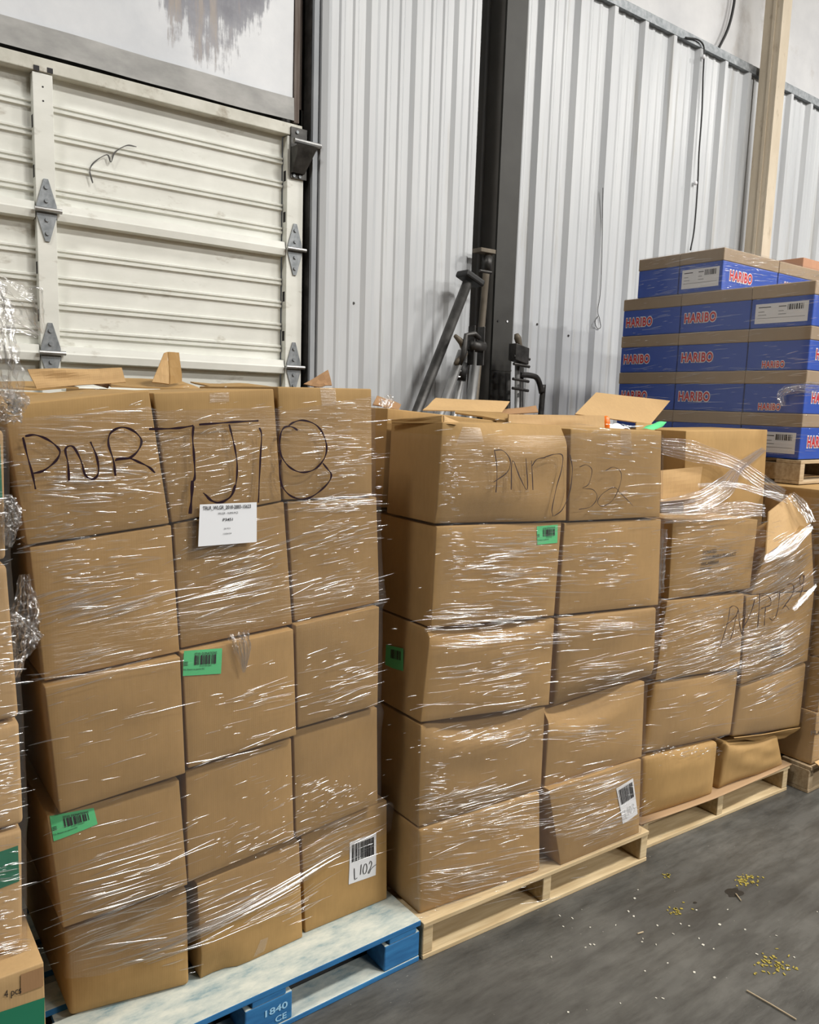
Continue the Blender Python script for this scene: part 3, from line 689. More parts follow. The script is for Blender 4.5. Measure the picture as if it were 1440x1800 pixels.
# row behind it
q = [at_y(681, 717, 2.03), at_y(885, 740, 2.00), at_y(885, 790, 2.00), at_y(672, 885, 2.03)]
c = Carton('open_cardboard_box', [q[0], (q[1][0], 2.03, q[1][2]), (q[1][0], 2.03, 1.37), (q[0][0] - .012, 2.03, 1.37)], .27, seed=51, mat=KRAFT, bulge=.002); bb4 = c
tag(c.obj, 'open box behind the top left of the middle stack, tan rim sloping down', 'box')
slab([at_y(655, 712, 2.2), at_y(662, 697, 2.24), at_y(705, 712, 2.28), at_y(700, 722, 2.2)], .004, KRAFT_DK, 'flap', bb4.obj, 63, n=4)
zt2 = 1.655
bb5 = back_box(2.02, 2.42, 2.0, 2.26, 1.35, 1.655, 'open box behind the top right of the middle stack, its front panel raised', 52)
slab([at_y(893, 729, 2.0), at_y(1061, 731, 2.0), at_y(1061, 754, 1.985), at_y(893, 752, 1.985)], .005, KRAFT_IN, 'flap', bb5.obj, 64, bend=.002)
slab([at_y(800, 724, 2.12), at_y(893, 729, 2.02), at_y(893, 742, 2.0), at_y(800, 727, 2.1)], .005, KRAFT, 'flap', bb5.obj, 65, bend=.002, n=4)
bb6 = back_box(1.45, 2.02, 2.315, 2.85, 1.365, 1.655, 'rear box of the middle stack below the cargo bars, broad tan flap open', 53)
slab([at_y(743, 722, 2.32), at_y(766, 701, 2.46), at_y(896, 707, 2.46), at_y(882, 726, 2.32)], .004, KRAFT_IN, 'flap', bb6.obj, 66, bend=.003)
slab([at_y(880, 722, 2.4), at_y(942, 714, 2.42), at_y(946, 726, 2.38), at_y(884, 730, 2.36)], .004, KRAFT_DK, 'flap', bb6.obj, 67, bend=.003, n=4)
bb7 = back_box(2.44, 2.58, 1.96, 2.25, 1.31, 1.63, 'open box at the rear right of the middle stack, with the largest raised flap', 54)
slab([at_y(1010, 729, 2.18), at_y(1047, 691, 2.30), at_y(1177, 706, 2.30), at_y(1143, 747, 2.18)], .005, KRAFT_IN, 'flap', bb7.obj, 68, bend=.002)
slab([at_y(1117, 742, 1.96), at_y(1150, 746, 1.96), at_y(1150, 757, 1.95), at_y(1117, 757, 1.95)], .004, KRAFT, 'flap', bb7.obj, 69, bend=.002, n=4)
mb = MB(); cxy = at_y(1064, 739, 2.06); U = np.linspace(0, 2 * math.pi, 12, endpoint=False)
mb.tube([cxy + np.array([0, 0, -.05]), cxy + np.array([0, 0, -.01]), cxy + np.array([0, 0, .012]), cxy + np.array([0, 0, .018])], [.020, .020, .016, .006], 14)
tag(mb.build('bottle', plain('orange_plastic', (.75, .17, .015), .35), smooth=True), 'bright orange bottle top peeking from an open box of the middle stack', 'bottle')
mb = MB(); wv = wob(77, 6, 1, 5); g = np.linspace(0, 1, 12)
P = at_y(1066, 748, 2.05); Q = at_y(1112, 748, 2.05)
mb.grid([[P * (1 - a) + Q * a + np.array([0, .06 * b, -.02 + .025 * (1 - abs(2 * b - 1)) + .012 * wv(a * 3, b * 2)]) for b in g] for a in g])
tag(mb.build('plastic_bag', plain('white_plastic', (.7, .7, .7), .3), smooth=True), 'crumpled white bag inside the open box beside the orange bottle top', 'bag')
gq = [at_y(1128, 755, 1.86), at_y(1163, 750, 1.84), at_y(1172, 742, 1.90), at_y(1140, 746, 1.93)]
slab(gq, .001, GREEN_P, 'paper_label', None, 70, bend=.008)
lo = bpy.data.objects['paper_label']; tag(lo, 'crumpled green label lying loose on top of the middle stack', 'label')

# ---- slumped stack: four rows, right of the middle stack
B3 = -.075
def a3(y): return y + .075 * 2.5
q1, q2, q3 = a3(1.745), a3(1.742), a3(1.750)
BOX[(3, 1, 1)] = box([(1183, 913), (1333, 913), (1319, 1035), (1175, 1054)], q1, 'top left box of the slumped stack, printed DONATED in small capitals', b=B3, depth=.20, seed=81, bulge=.010, dents=.006)
BOX[(3, 1, 2)] = box([(1345, 975), (1427, 926), (1432, 1038), (1322, 1046)], q1, 'top right box of the slumped stack, its lid thrown up under bunched film', b=B3, depth=.20, seed=82, bulge=.006, dents=.006)
BOX[(3, 2, 1)] = box([(1173, 1056), (1309, 1044), (1301, 1175), (1152, 1197)], q2, 'second-row left box of the slumped stack, with the marker letters P N', b=B3, depth=.9, seed=83, bulge=.010)
BOX[(3, 2, 2)] = box([(1312, 1047), (1432, 1040), (1420, 1162), (1302, 1204)], q2, 'second-row right box of the slumped stack, wrapped in the greyest film', b=B3, depth=.9, seed=84, bulge=.010)
BOX[(3, 3, 1)] = box([(1151, 1200), (1300, 1178), (1286, 1293), (1131, 1327)], q3, 'third-row left box of the slumped stack, plain, with soft rounded edges', b=B3, depth=.9, seed=85, bulge=.014, rad=.014)
BOX[(3, 3, 2)] = box([(1302, 1206), (1419, 1164), (1407, 1279), (1288, 1297)], q3, 'third-row right box of the slumped stack, with its bottom edge torn and drooping', b=B3, depth=.9, seed=86, bulge=.014, rad=.012)
slab([at_pl(1290, 1296, q3 - .004, B3), at_pl(1407, 1279, q3 - .004, B3), at_pl(1378, 1296, q3 + .03, B3), at_pl(1335, 1302, q3 + .03, B3)], .004, KRAFT, 'flap', BOX[(3, 3, 2)].obj, 88, n=5)
BOX[(3, 4, 1)] = box_on((1127, 1440), (1254, 1397), (1131, 1331), (1264, 1303), .124, 'bottom left box of the slumped stack, bare, below the edge of the film', .85, seed=87, bulge=.016, rad=.016)
BOX[(3, 4, 2)] = box_on((1264, 1391), (1378, 1345), (1280, 1308), (1368, 1293), .124, 'bottom right box of the slumped stack, crushed into a tapering sack shape', .85, seed=88, bulge=.012, rad=.012, lips=((.0, .95, .84, .05), (-.1, .6, .16, .015)), dents=.012)
# lid of the top right box thrown up
slab([at_y(1350, 900, 1.74), at_y(1391, 867, 1.84), at_y(1428, 917, 1.74), at_y(1345, 975, 1.655)], .005, KRAFT_IN, 'flap', BOX[(3, 1, 2)].obj, 89, bend=.004)
# flap standing behind the top left box, tall box behind
bx = at_y(1205, 757, 1.955)
bb8 = Carton('cardboard_box', [at_y(1206, 757, 1.955), at_y(1350, 755, 1.955), at_y(1344, 900, 1.955) * [1, 1, 0] + [0, 0, 1.015], at_y(1206, 900, 1.955) * [1, 1, 0] + [0, 0, 1.015]], .30, seed=91, bulge=.008)
tag(bb8.obj, 'tall plain box standing behind the slumped stack, reaching above it', 'box')
bb9 = back_box(2.60, bx[0] - .02, 2.06, 2.33, 1.02, 1.605, 'narrow shaded box beside the tall plain box, behind the slumped stack', 92)
slab([at_y(1160, 827, 1.95), at_y(1234, 820, 1.95), at_y(1226, 876, 1.945), at_y(1160, 882, 1.945)], .004, KRAFT_IN, 'flap', BOX[(3, 1, 1)].obj, 94, bend=.003)
# torn slip sheet on the third pallet
e = [at_z(px_, py_, .126) for px_, py_ in ((1131, 1452), (1175, 1436), (1210, 1424), (1258, 1404), (1300, 1388), (1340, 1368), (1396, 1345))]
mb = MB(); wv = wob(95, 6, 2, 9)
rows_ = []
for j, dy in enumerate((.006, .016, .04, .10, .5, .9)):
    rows_.append([p + np.array([0, dy + (.012 * wv(i * 1.3, 1) if j < 2 else 0), (-.001 if j == 0 else .0) - (.0 if j > 1 else .004 * abs(wv(i * 2.1, 3)))]) for i, p in enumerate(e)])
mb.grid(rows_, flip=True)
o = mb.build('slip_sheet', plain('reddish_kraft', (.35, .225, .12), .8), smooth=True); tag(o, 'torn reddish-brown cardboard sheet lying on the pallet under the slumped stack', 'cardboard sheet')
sm = o.modifiers.new('thick', 'SOLIDIFY'); sm.thickness = .003

# ---- stack at the right edge
zs = [.128]
for py in (1255, 1163, 1058, 950): zs.append(float(at_y(1436, py, 1.61)[2]))
zs.append(1.378)
labs = ['bottom box of the right-edge stack, its base flap spilling over the pallet', 'second box up of the stack at the right edge, plain and wrapped', 'third box up of the stack at the right edge, plain and wrapped', 'fourth box up of the stack at the right edge, with a small black print', 'top box of the right-edge stack, under the pallet of blue cases']
for i in range(5):
    x0 = 3.53 + (.004 if i == 0 else .012)
    c = Carton('cardboard_box', [(x0, 1.615, zs[i + 1]), (x0 + .98, 1.60, zs[i + 1]), (x0 + .98, 1.60, zs[i]), (x0, 1.615, zs[i])], 1.12, seed=100 + i, mat=KRAFT if i else KRAFT_YL, bulge=.006)
    tag(c.obj, labs[i], 'box'); BOX[(4, 5 - i, 1)] = c
slab([(3.525, 1.60, .150), (4.50, 1.59, .150), (4.50, 1.545, .126), (3.53, 1.552, .126)], .004, KRAFT_IN, 'flap', BOX[(4, 5, 1)].obj, 110, bend=.004)

# ---- boxes at the left edge
yl = 1.80
spec0 = [((8, 755), (12, 985), 'topmost box of the left-edge stack, with a dark green band near its top', True), ((13, 992), (35, 1262), 'second box down of the left-edge stack, tan, sagging at its corner', False),
         ((35, 1267), (43, 1448), 'third box down of the left-edge stack, with film hanging off its corner', False), ((40, 1456), (42, 1672), 'fourth box down of the left-edge stack, with a green band across it', True)]
zlow = .46
for i, (t_, b_, lab, band) in enumerate(spec0):
    T, B_ = at_y(*t_, yl), at_y(*b_, yl)
    if i == 3: B_[2] = zlow + .001
    x0 = T[0] - .50
    c = Carton('cardboard_box', [(x0, yl, T[2]), (T[0], yl, T[2]), (B_[0], yl, B_[2]), (x0, yl, B_[2])], .55 if i else 1.0, seed=120 + i, mat=KRAFT_YL, bulge=.010, dents=.008, rad=.01)
    tag(c.obj, lab, 'box'); BOX[(0, i, 1)] = c
    if band:
        z1_ = T[2] - (.03 if i == 0 else .06); z0_ = z1_ - (.11 if i == 0 else .085)
        mb = MB(); xs_ = np.linspace(x0 + .01, min(T[0], B_[0]) - .004, 14)
        mb.grid([[(x, c.front(x, z) - .0015, z + (.05 * (x - x0) if i else 0)) for x in xs_] for z in np.linspace(z0_, z1_, 6)]); mb.build('printed_band', GREEN_TAPE, c.obj, smooth=True)
cr_ = at_z(78, 1690, zlow); cb_ = at_z(80, 1830, .127)
lowb = Carton('cardboard_box', [(cr_[0] - .60, cr_[1], zlow), (cr_[0], cr_[1], zlow), (cr_[0], cr_[1], .127), (cr_[0] - .60, cr_[1], .127)], .70, seed=130, mat=KRAFT_YL, bulge=.004)
tag(lowb.obj, 'bottom box at the lower left edge, printed 4 pcs above a green band', 'box'); BOX[(9, 4, 1)] = lowb
def lpt(px, py, off=.0025):
    p = at_y(px, py, cr_[1]); return np.array([p[0], lowb.front(p[0], p[2]) - off, p[2]])
mb = MB(); mb.grid([[lpt(-60 + (138 * a), (1796 - 1 * 0) * (1 - a) + 1752 * a + b * 52) for b in np.linspace(0, 1, 5)] for a in np.linspace(0, 1, 14)], flip=True)
mb.build('printed_band', GREEN_TAPE, lowb.obj, smooth=True)
mb = MB(); put_text(mb, '4 pcs', (0, 0, 1, 1), lambda a, b: lpt(7 + 30 * a, 1757 - 9 * a - 17 * b), 0.0); mb.build('printed_text', BLACK, lowb.obj)
mb = MB(); g = np.linspace(0, 1, 9)
mb.grid([[lpt(36 + 40 * a, 1698 + 34 * b + (1 - a) * 14, .0022) for b in g] for a in g], flip=True); mb.build('tape_strip', KRAFT_DK, lowb.obj, smooth=True)

# ================================================================== LABELS ON THE BOXES
def plane_of(c):
    TL, TR, BR, BL = c.F; m_ = (BL + BR) / 2; s_ = (BR[1] - BL[1]) / (BR[0] - BL[0]); yc = (TL[1] + TR[1] + BL[1] + BR[1]) / 4; xc = (TL[0] + TR[0] + BL[0] + BR[0]) / 4
    return yc - s_ * xc, s_
def on_box(c, q, off=0.0012):          # q pixels BL BR TR TL
    a_, s_ = plane_of(c); Q = [at_pl(*p, a_, s_) for p in q]
    return lambda o: quad_fn(Q, c.front, o)
def green_label(c, q, seed):
    F_ = on_box(c, q); lab = sheet(F_(.0015), 'green_label', GREEN_P, c.obj); lab['label'] = 'green barcode label'
    f = F_(.0028); mb = MB()
    put_text(mb, '07101 DONATIONS', (.28, .80, .86, .90), f, .01); put_barcode(mb, (.28, .42, .86, .79), f, seed)
    put_text(mb, '0107101201', (.42, .335, .72, .395), f); put_text(mb, 'TO: Return to parent DC', (.0, .20, .55, .285), f, .01)
    for k in range(3): put_rect(mb, (.01, .42 + .06 * k, .11, .445 + .06 * k), f)
    mb.build('printed_text', BLACK, lab)
green_label(BOX[(1, 3, 2)], [(321, 1188), (387, 1183), (390, 1139), (323, 1144)], 3)
green_label(BOX[(1, 4, 1)], [(94, 1478), (170, 1446), (164, 1419), (87, 1434)], 4)
green_label(BOX[(2, 2, 1)], [(942, 957), (979, 954), (980, 922), (943, 925)], 5)
c = BOX[(2, 3, 1)]                      # label on the shaded side of the middle stack
xs_ = c.F[3][0] - .001
def side_fn(off): 
    Q = [at_x(p[0], p[1], xs_) for p in ((672, 1172), (704, 1181), (704, 1141), (674, 1134))]
    return lambda a, b: ((Q[0] * (1 - a) + Q[1] * a) * (1 - b) + (Q[3] * (1 - a) + Q[2] * a) * b) * [0, 1, 1] + [c.F[3][0] + (c.F[0][0] - c.F[3][0]) * .6 - .004 - off, 0, 0]
lab = sheet(side_fn(0), 'green_label', GREEN_P, c.obj); mb = MB(); put_barcode(mb, (.3, .45, .9, .85), side_fn(.001), 6); mb.build('printed_text', BLACK, lab)
def white_label(c, q, txt_lines, seed):
    F_ = on_box(c, q); lab = sheet(F_(.0015), 'barcode_label', WHITE_P, c.obj); f = F_(.0028); mb = MB()
    put_barcode(mb, (.08, .52, .92, .93), f, seed, 44)
    for L, wd in txt_lines:
        pts = smooth_line(L, 5)
        for i in range(len(pts) - 1):
            a, b = pts[i], pts[i + 1]; t = b - a; t = t / (np.linalg.norm(t) + 1e-9); nn = np.array([-t[1], t[0] * .6]) * wd
            mb.add([f(*(a + nn)), f(*(a - nn)), f(*(b - nn)), f(*(b + nn))], [(0, 1, 2, 3)])
    mb.build('barcode_and_writing', BLACK, lab)
L102 = [([(.17, .36), (.20, .12), (.22, .08), (.30, .10)], .012), ([(.42, .40), (.41, .15)], .012), ([(.55, .38), (.50, .28), (.52, .16), (.60, .15), (.64, .27), (.60, .37), (.55, .38)], .012), ([(.72, .34), (.76, .40), (.82, .34), (.78, .24), (.70, .14), (.74, .12), (.80, .20), (.90, .24), (1.0, .26)], .012)]
white_label(BOX[(1, 5, 3)], [(611, 1553), (659, 1537), (660, 1462), (613, 1479)], L102, 8)
L103 = [([(.2, .36), (.22, .12), (.32, .1)], .006), ([(.40, .38), (.41, .14)], .006), ([(.55, .36), (.5, .26), (.56, .15), (.62, .26), (.55, .36)], .006), ([(.70, .36), (.80, .33), (.74, .26), (.84, .20), (.72, .12)], .006)]
white_label(BOX[(2, 5, 2)], [(1092, 1447), (1120, 1430), (1111, 1367), (1080, 1384)], L103, 9)
# printed words on the slumped stack and the right-edge stack
c = BOX[(3, 1, 1)]
f = on_box(c, [(1226, 1003), (1290, 995), (1292, 958), (1231, 966)])(.002); mb = MB()
put_text(mb, 'DONATED', (.0, .80, .38, .98), f, .015); put_text(mb, 'CONSUMABLE PRODUCT', (.0, .53, .96, .71), f, .015)
put_text(mb, 'WICA888664', (.0, .26, .48, .44), f, .015); put_text(mb, '5TPD02', (.0, .0, .30, .16), f, .015); mb.build('printed_text', INKBROWN, c.obj)
c = BOX[(3, 2, 2)]
f = on_box(c, [(1350, 1157), (1376, 1150), (1377, 1126), (1352, 1132)])(.002); mb = MB()
for k in range(5): put_rect(mb, (.0, .18 * k + .02, 1 - .1 * (k % 3), .18 * k + .10), f)
mb.build('printed_text', INKBROWN, c.obj)
c = BOX[(4, 5, 1)]
f = on_box(c, [(1424, 1292), (1449, 1289), (1449, 1281), (1424, 1284)])(.003); mb = MB(); put_text(mb, 'FLO', (0, 0, 1, 1), f, .03); mb.build('printed_text', INKBROWN, c.obj)
c2_ = BOX[(4, 2, 1)]
f = on_box(c2_, [(1429, 974), (1441, 973), (1441, 959), (1429, 960)])(.003); mb = MB(); put_rect(mb, (0, 0, 1, .4), f); put_rect(mb, (0, .55, 1, .95), f); mb.build('printed_text', INKBROWN, c2_.obj)
# clear tape on boxes
def tape(c, q):
    lab = sheet(on_box(c, q)(.002), 'tape_strip', TAPE, c.obj, 6); lab['label'] = 'clear glossy tape'
tape(BOX[(1, 1, 2)], [(368, 708), (402, 706), (402, 690), (368, 691)])
tape(BOX[(1, 1, 3)], [(564, 714), (590, 712), (589, 683), (562, 682)])
tape(BOX[(1, 5, 2)], [(444, 1682), (464, 1670), (470, 1645), (456, 1650)])
tape(BOX[(2, 1, 2)], [(1088, 800), (1108, 800), (1108, 756), (1090, 756)])
tape(BOX[(2, 1, 1)], [(800, 780), (845, 776), (842, 752), (812, 750)])

# ================================================================== BLUE CASES (right, on top of the right-edge stack)
XH = 3.655
hp_ = empty('wooden_pallet', (XH, 1.86, 1.381)); tag(hp_, 'raised wooden pallet carrying the blue cases, resting on top of the right-edge stack', 'pallet')
for xc in (.02, .5, .98):
    mb = MB(); mb.box(xc - .02, xc + .02, .0, 1.09, .015, .095); mb.build('stringer', OLDWOOD, hp_, local=True, bevel=.002)
for yc in (0, .2, .4, .6, .8, .97):
    mb = MB(); mb.box(0, 1.0, yc, yc + .12, .0955, .112); mb.build('deck_board', OLDWOOD, hp_, local=True, bevel=.002)
for yc in (0, .5, .97):
    mb = MB(); mb.box(0, 1.0, yc, yc + .12, .0, .0145); mb.build('bottom_board', OLDWOOD, hp_, local=True, bevel=.002)
zr = [1.496, 1.708, 1.908, 2.108, 2.309, 2.516]
def haribo(mb_w, mb_r, fn, rect):
    put_text(mb_w, 'HARIBO', rect, fn, .10, .02); fr = lambda a, b: fn(a, b, True)
    put_text(mb_r, 'HARIBO', rect, fr, .03, .02)
def case(x0, x1, y0, y1_, z0, z1, label, side, front_txt=True, seed=0):
    lid = .062; mb = MB(); mb.box(x0 + .003, x1 - .003, y0 + .003, y1_ - .003, z0 + .0005, z1 - lid)
    body = mb.build('candy_case', BLUE, bevel=.004); tag(body, label, 'case', 'blue candy cases')
    mb = MB(); mb.box(x0 + .0005, x1 - .0005, y0 + .0005, y1_ - .0005, z1 - lid, z1 - .0005); mb.build('lid', LID, body, bevel=.004)
    W_, H_ = y1_ - y0, z1 - lid - z0
    def fs(a, b, red=False): return np.array([x0 + .003 - (.0022 if red else .0012), y1_ - a * W_, z0 + b * H_])
    def ff(a, b, red=False): return np.array([x0 + a * (x1 - x0), y0 + .003 - (.0022 if red else .0012), z0 + b * H_])
    w_, r_ = MB(), MB()
    if side == 'name': haribo(w_, r_, fs, (.07, .36, .53, .70))
    if side == 'small':
        haribo(w_, r_, fs, (.27, .10, .63, .32))
    if front_txt: haribo(w_, r_, ff, (.13, .38, .52, .72))
    if w_.v: w_.build('white_outline', WHITE_I, body)
    if r_.v: r_.build('red_lettering', RED, body)
    if side == 'label':
        L = lambda a, b, red=False: fs(.08 + .84 * a, .16 + .66 * b, red)
        mb = MB(); put_rect(mb, (0, 0, 1, 1), L); lab = mb.build('shipping_label', WHITE_P, body); L2 = lambda a, b: L(a, b, True)
        mb = MB(); put_barcode(mb, (.62, .62, .93, .90), L2, seed)
        for k, (u0, u1) in enumerate(((.06, .30), (.06, .18), (.06, .22), (.45, .55), (.45, .60))): put_rect(mb, (u0, (.80, .58, .42, .58, .42)[k], u1, (.84, .60, .44, .60, .44)[k]), L2)
        put_rect(mb, (.45, .80, .59, .84), L2); put_rect(mb, (.05, .26, .95, .272), L2); mb.build('printed_text', BLACK, lab)
    return body
ys_ = [1.872, 2.178, 2.572, 2.945]
rown = ['bottom row', 'second row up', 'third row up', 'fourth row up']
sides = [['label', 'name', 'name'], ['small', 'name', 'name'], ['small', 'name', 'name'], ['label', 'name', 'name']]
desc = {'label': 'white shipping label', 'small': 'small low red lettering', 'name': 'large red lettering'}
posn = ['near corner', 'middle', 'wall end']
for r_ in range(4):
    for c_ in range(3):
        case(XH, XH + .52, ys_[c_], ys_[c_ + 1], zr[r_], zr[r_ + 1], 'blue case, %s of the %s, %s' % (posn[c_], rown[r_], desc[sides[r_][c_]]), sides[r_][c_], c_ == 0, r_ * 3 + c_)
case(XH, XH + .52, 2.345, 2.60, zr[4], zr[5], 'topmost blue case at the shiny corner, mostly covered by a white label', 'label', True, 31)
case(XH, XH + .52, 2.60, 2.86, zr[4], zr[5], 'topmost blue case at the wall end, left of the labelled one', 'none', False, 32)
case(XH + .525, XH + 1.04, 2.345, 2.60, zr[4], zr[5], 'topmost blue case at the right edge of the picture', 'none', True, 33)
# stacked goods beyond, by the post
rb = at_y(1413, 452, 3.0)
c = Carton('cardboard_box', [(rb[0], 3.0, rb[2]), (rb[0] + .5, 3.0, rb[2]), (rb[0] + .5, 3.0, 0.0), (rb[0], 3.0, 0.0)], .25, seed=140, mat=cardboard('reddish_board', (.42, .22, .13)))
tag(c.obj, 'reddish-brown carton top just showing behind the top blue cases at the right edge', 'box')
#FILM
# ================================================================== STRETCH FILM
class Film:
    def __init__(s, label, stack, a, b, top, bot, depth, side_left=True, side_right=True, off=.009, seed=0):
        s.boxes = [BOX[k] for k in BOX if k[0] == stack]; s.a, s.b, s.off = a, b, off
        rowsL, rowsR = {}, {}
        for k in BOX:
            if k[0] != stack: continue
            rowsL.setdefault(k[1], []).append((k[2], BOX[k])); rowsR.setdefault(k[1], []).append((k[2], BOX[k]))
        L, R_ = [], []
        for r_ in rowsL:
            c = min(rowsL[r_], key=lambda t: t[0])[1]; d = max(rowsR[r_], key=lambda t: t[0])[1]
            L += [(c.F[0][2] - .004, c.F[0][0]), (c.F[3][2] + .004, c.F[3][0])]; R_ += [(d.F[1][2] - .004, d.F[1][0]), (d.F[2][2] + .004, d.F[2][0])]
        L.sort(); R_.sort(); s.L = np.array(L); s.R = np.array(R_)
        T = sorted([tuple(at_pl(*p, a, b)[[0, 2]]) for p in top]); Bq = sorted([tuple(at_pl(*p, a, b)[[0, 2]]) for p in bot])
        s.T, s.Bt = np.array(T), np.array(Bq)
        x0, x1 = s.L[:, 1].min() - .02, s.R[:, 1].max() + .02; z0, z1 = s.Bt[:, 1].min() - .03, s.T[:, 1].max() + .03
        s.gx = np.linspace(x0, x1, 44); s.gz = np.linspace(z0, z1, 64); G = np.full((44, 64), np.nan)
        bb = [(min(p[0] for p in c.F) - .02, max(p[0] for p in c.F) + .02, min(p[2] for p in c.F) - .02, max(p[2] for p in c.F) + .02, c) for c in s.boxes]
        for i, x in enumerate(s.gx):
            for j, z in enumerate(s.gz):
                ys = [c.front(x, z) for (a0, a1, b0, b1, c) in bb if a0 < x < a1 and b0 < z < b1]
                if ys: G[i, j] = min(ys)
        for _ in range(80):                                        # stretch across the gaps
            bad = np.isnan(G)
            if not bad.any(): break
            Pd = np.pad(G, 1, constant_values=np.nan); st = np.stack([Pd[:-2, 1:-1], Pd[2:, 1:-1], Pd[1:-1, :-2], Pd[1:-1, 2:]])
            with np.errstate(all='ignore'):
                import warnings; warnings.simplefilter('ignore'); mn = np.nanmean(st, 0)
            G[bad] = mn[bad]
        for _ in range(2):                                         # taut: lowest of the neighbours, then soften
            Pd = np.pad(G, 1, mode='edge'); G = np.min([Pd[i:i + 44, j:j + 64] for i in range(3) for j in range(3)], 0)
        for _ in range(3):
            Pd = np.pad(G, 1, mode='edge'); G = np.mean([Pd[i:i + 44, j:j + 64] for i in range(3) for j in range(3)], 0)
        s.G = G; s.w = wob(seed + 900, 7, 2, 16)
        s.mb = MB(); NU, NV = 44, 90; cols = []
        def prof(u, v):
            x = s.xl(1.0) + (s.xr(1.0) - s.xl(1.0)) * u
            zt, zb = np.interp(x, s.T[:, 0], s.T[:, 1]), np.interp(x, s.Bt[:, 0], s.Bt[:, 1]); z = zb + (zt - zb) * v
            xl, xr = s.xl(z), s.xr(z); x = xl + (xr - xl) * u
            zt, zb = np.interp(x, s.T[:, 0], s.T[:, 1]), np.interp(x, s.Bt[:, 0], s.Bt[:, 1]); z = zb + (zt - zb) * v
            return x, z
        V_ = np.linspace(0, 1, NV)
        if side_left:
            for d in np.linspace(depth, .02, 10):
                cols.append([(s.xl(prof(0, v)[1]) - .010 + .002 * s.w(d * 3, v * 3), s.y(*prof(0, v)) + d, prof(0, v)[1]) for v in V_])
            cols.append([(s.xl(prof(0, v)[1]) - .008, s.y(*prof(0, v)) + .006, prof(0, v)[1]) for v in V_])
        for u in np.linspace(0.003, .997, NU):
            cl_ = []
            for v in V_:
                x, z = prof(u, v); cl_.append((x, s.y(x, z), z))
            cols.append(cl_)
        if side_right:
            cols.append([(s.xr(prof(1, v)[1]) + .008, s.y(*prof(1, v)) + .006, prof(1, v)[1]) for v in V_])
            for d in np.linspace(.02, depth, 8):
                cols.append([(s.xr(prof(1, v)[1]) + .010, s.y(*prof(1, v)) + d, prof(1, v)[1]) for v in V_])
        s.mb.grid(cols, 0, flip=True)
        s.label = label; s.rng = np.random.default_rng(seed + 50)
    def xl(s, z): return float(np.interp(z, s.L[:, 0], s.L[:, 1]))
    def xr(s, z): return float(np.interp(z, s.R[:, 0], s.R[:, 1]))
    def y(s, x, z):
        i = np.clip((x - s.gx[0]) / (s.gx[1] - s.gx[0]), 0, 42.999); j = np.clip((z - s.gz[0]) / (s.gz[1] - s.gz[0]), 0, 62.999)
        a, b = int(i), int(j); f, g = i - a, j - b; G = s.G
        q = (G[a, b] * (1 - f) + G[a + 1, b] * f) * (1 - g) + (G[a, b + 1] * (1 - f) + G[a + 1, b + 1] * f) * g
        return float(q - s.off - .0022 * s.w(x * 1.2, z * 5))
    def pt(s, px, py, lift=0.0):
        p = at_pl(px, py, s.a, s.b); return np.array([p[0], s.y(p[0], p[2]) - lift, p[2]])
    def ridge(s, p0, p1, w_, h_, n=6, mi=1):
        A, B_ = at_pl(*p0, s.a, s.b), at_pl(*p1, s.a, s.b); d = (B_ - A)[[0, 2]]; L_ = np.linalg.norm(d) + 1e-9; d /= L_; nn = np.array([-d[1], d[0]])
        bow = s.rng.normal(0, .010) * L_; rows_ = [[] for _ in range(5)]
        for k in range(n):
            t = k / (n - 1); c = A[[0, 2]] + d * L_ * t + nn * bow * math.sin(math.pi * t); e = math.sin(math.pi * (0.04 + .92 * t)) ** .6
            for m_, o in enumerate((-1, -.5, 0, .5, 1)):
                q = c + nn * o * w_ * e; rows_[m_].append((q[0], s.y(q[0], q[1]) - .0006 - h_ * e * (1 - o * o), q[1]))
        s.mb.grid(rows_, mi, flip=False)
    def clusters(s, CL):
        r = s.rng
        for (cx, cy, rx, ry, n, ang, l0, l1, ww) in CL:
            for _ in range(n):
                x, y = cx + rx * np.clip(r.normal(0, .55), -1.1, 1.1), cy + ry * np.clip(r.normal(0, .55), -1.1, 1.1)
                a_ = math.radians(ang + r.normal(0, 4)); L_ = l0 + (l1 - l0) * r.random() ** 2.2; w_ = ww * r.uniform(.35, 1.3) * .0013
                dx, dy = math.cos(a_) * L_ / 2, -math.sin(a_) * L_ / 2
                s.ridge((x - dx, y - dy), (x + dx, y + dy), w_, w_ * (r.uniform(.14, .45) if y < 1080 else r.uniform(.22, .75)))
    def done(s):
        o = s.mb.build('stretch_wrap', [FILM, CREASE, DENSE], smooth=True); tag(o, s.label, 'stretch wrap'); s.o = o; return o

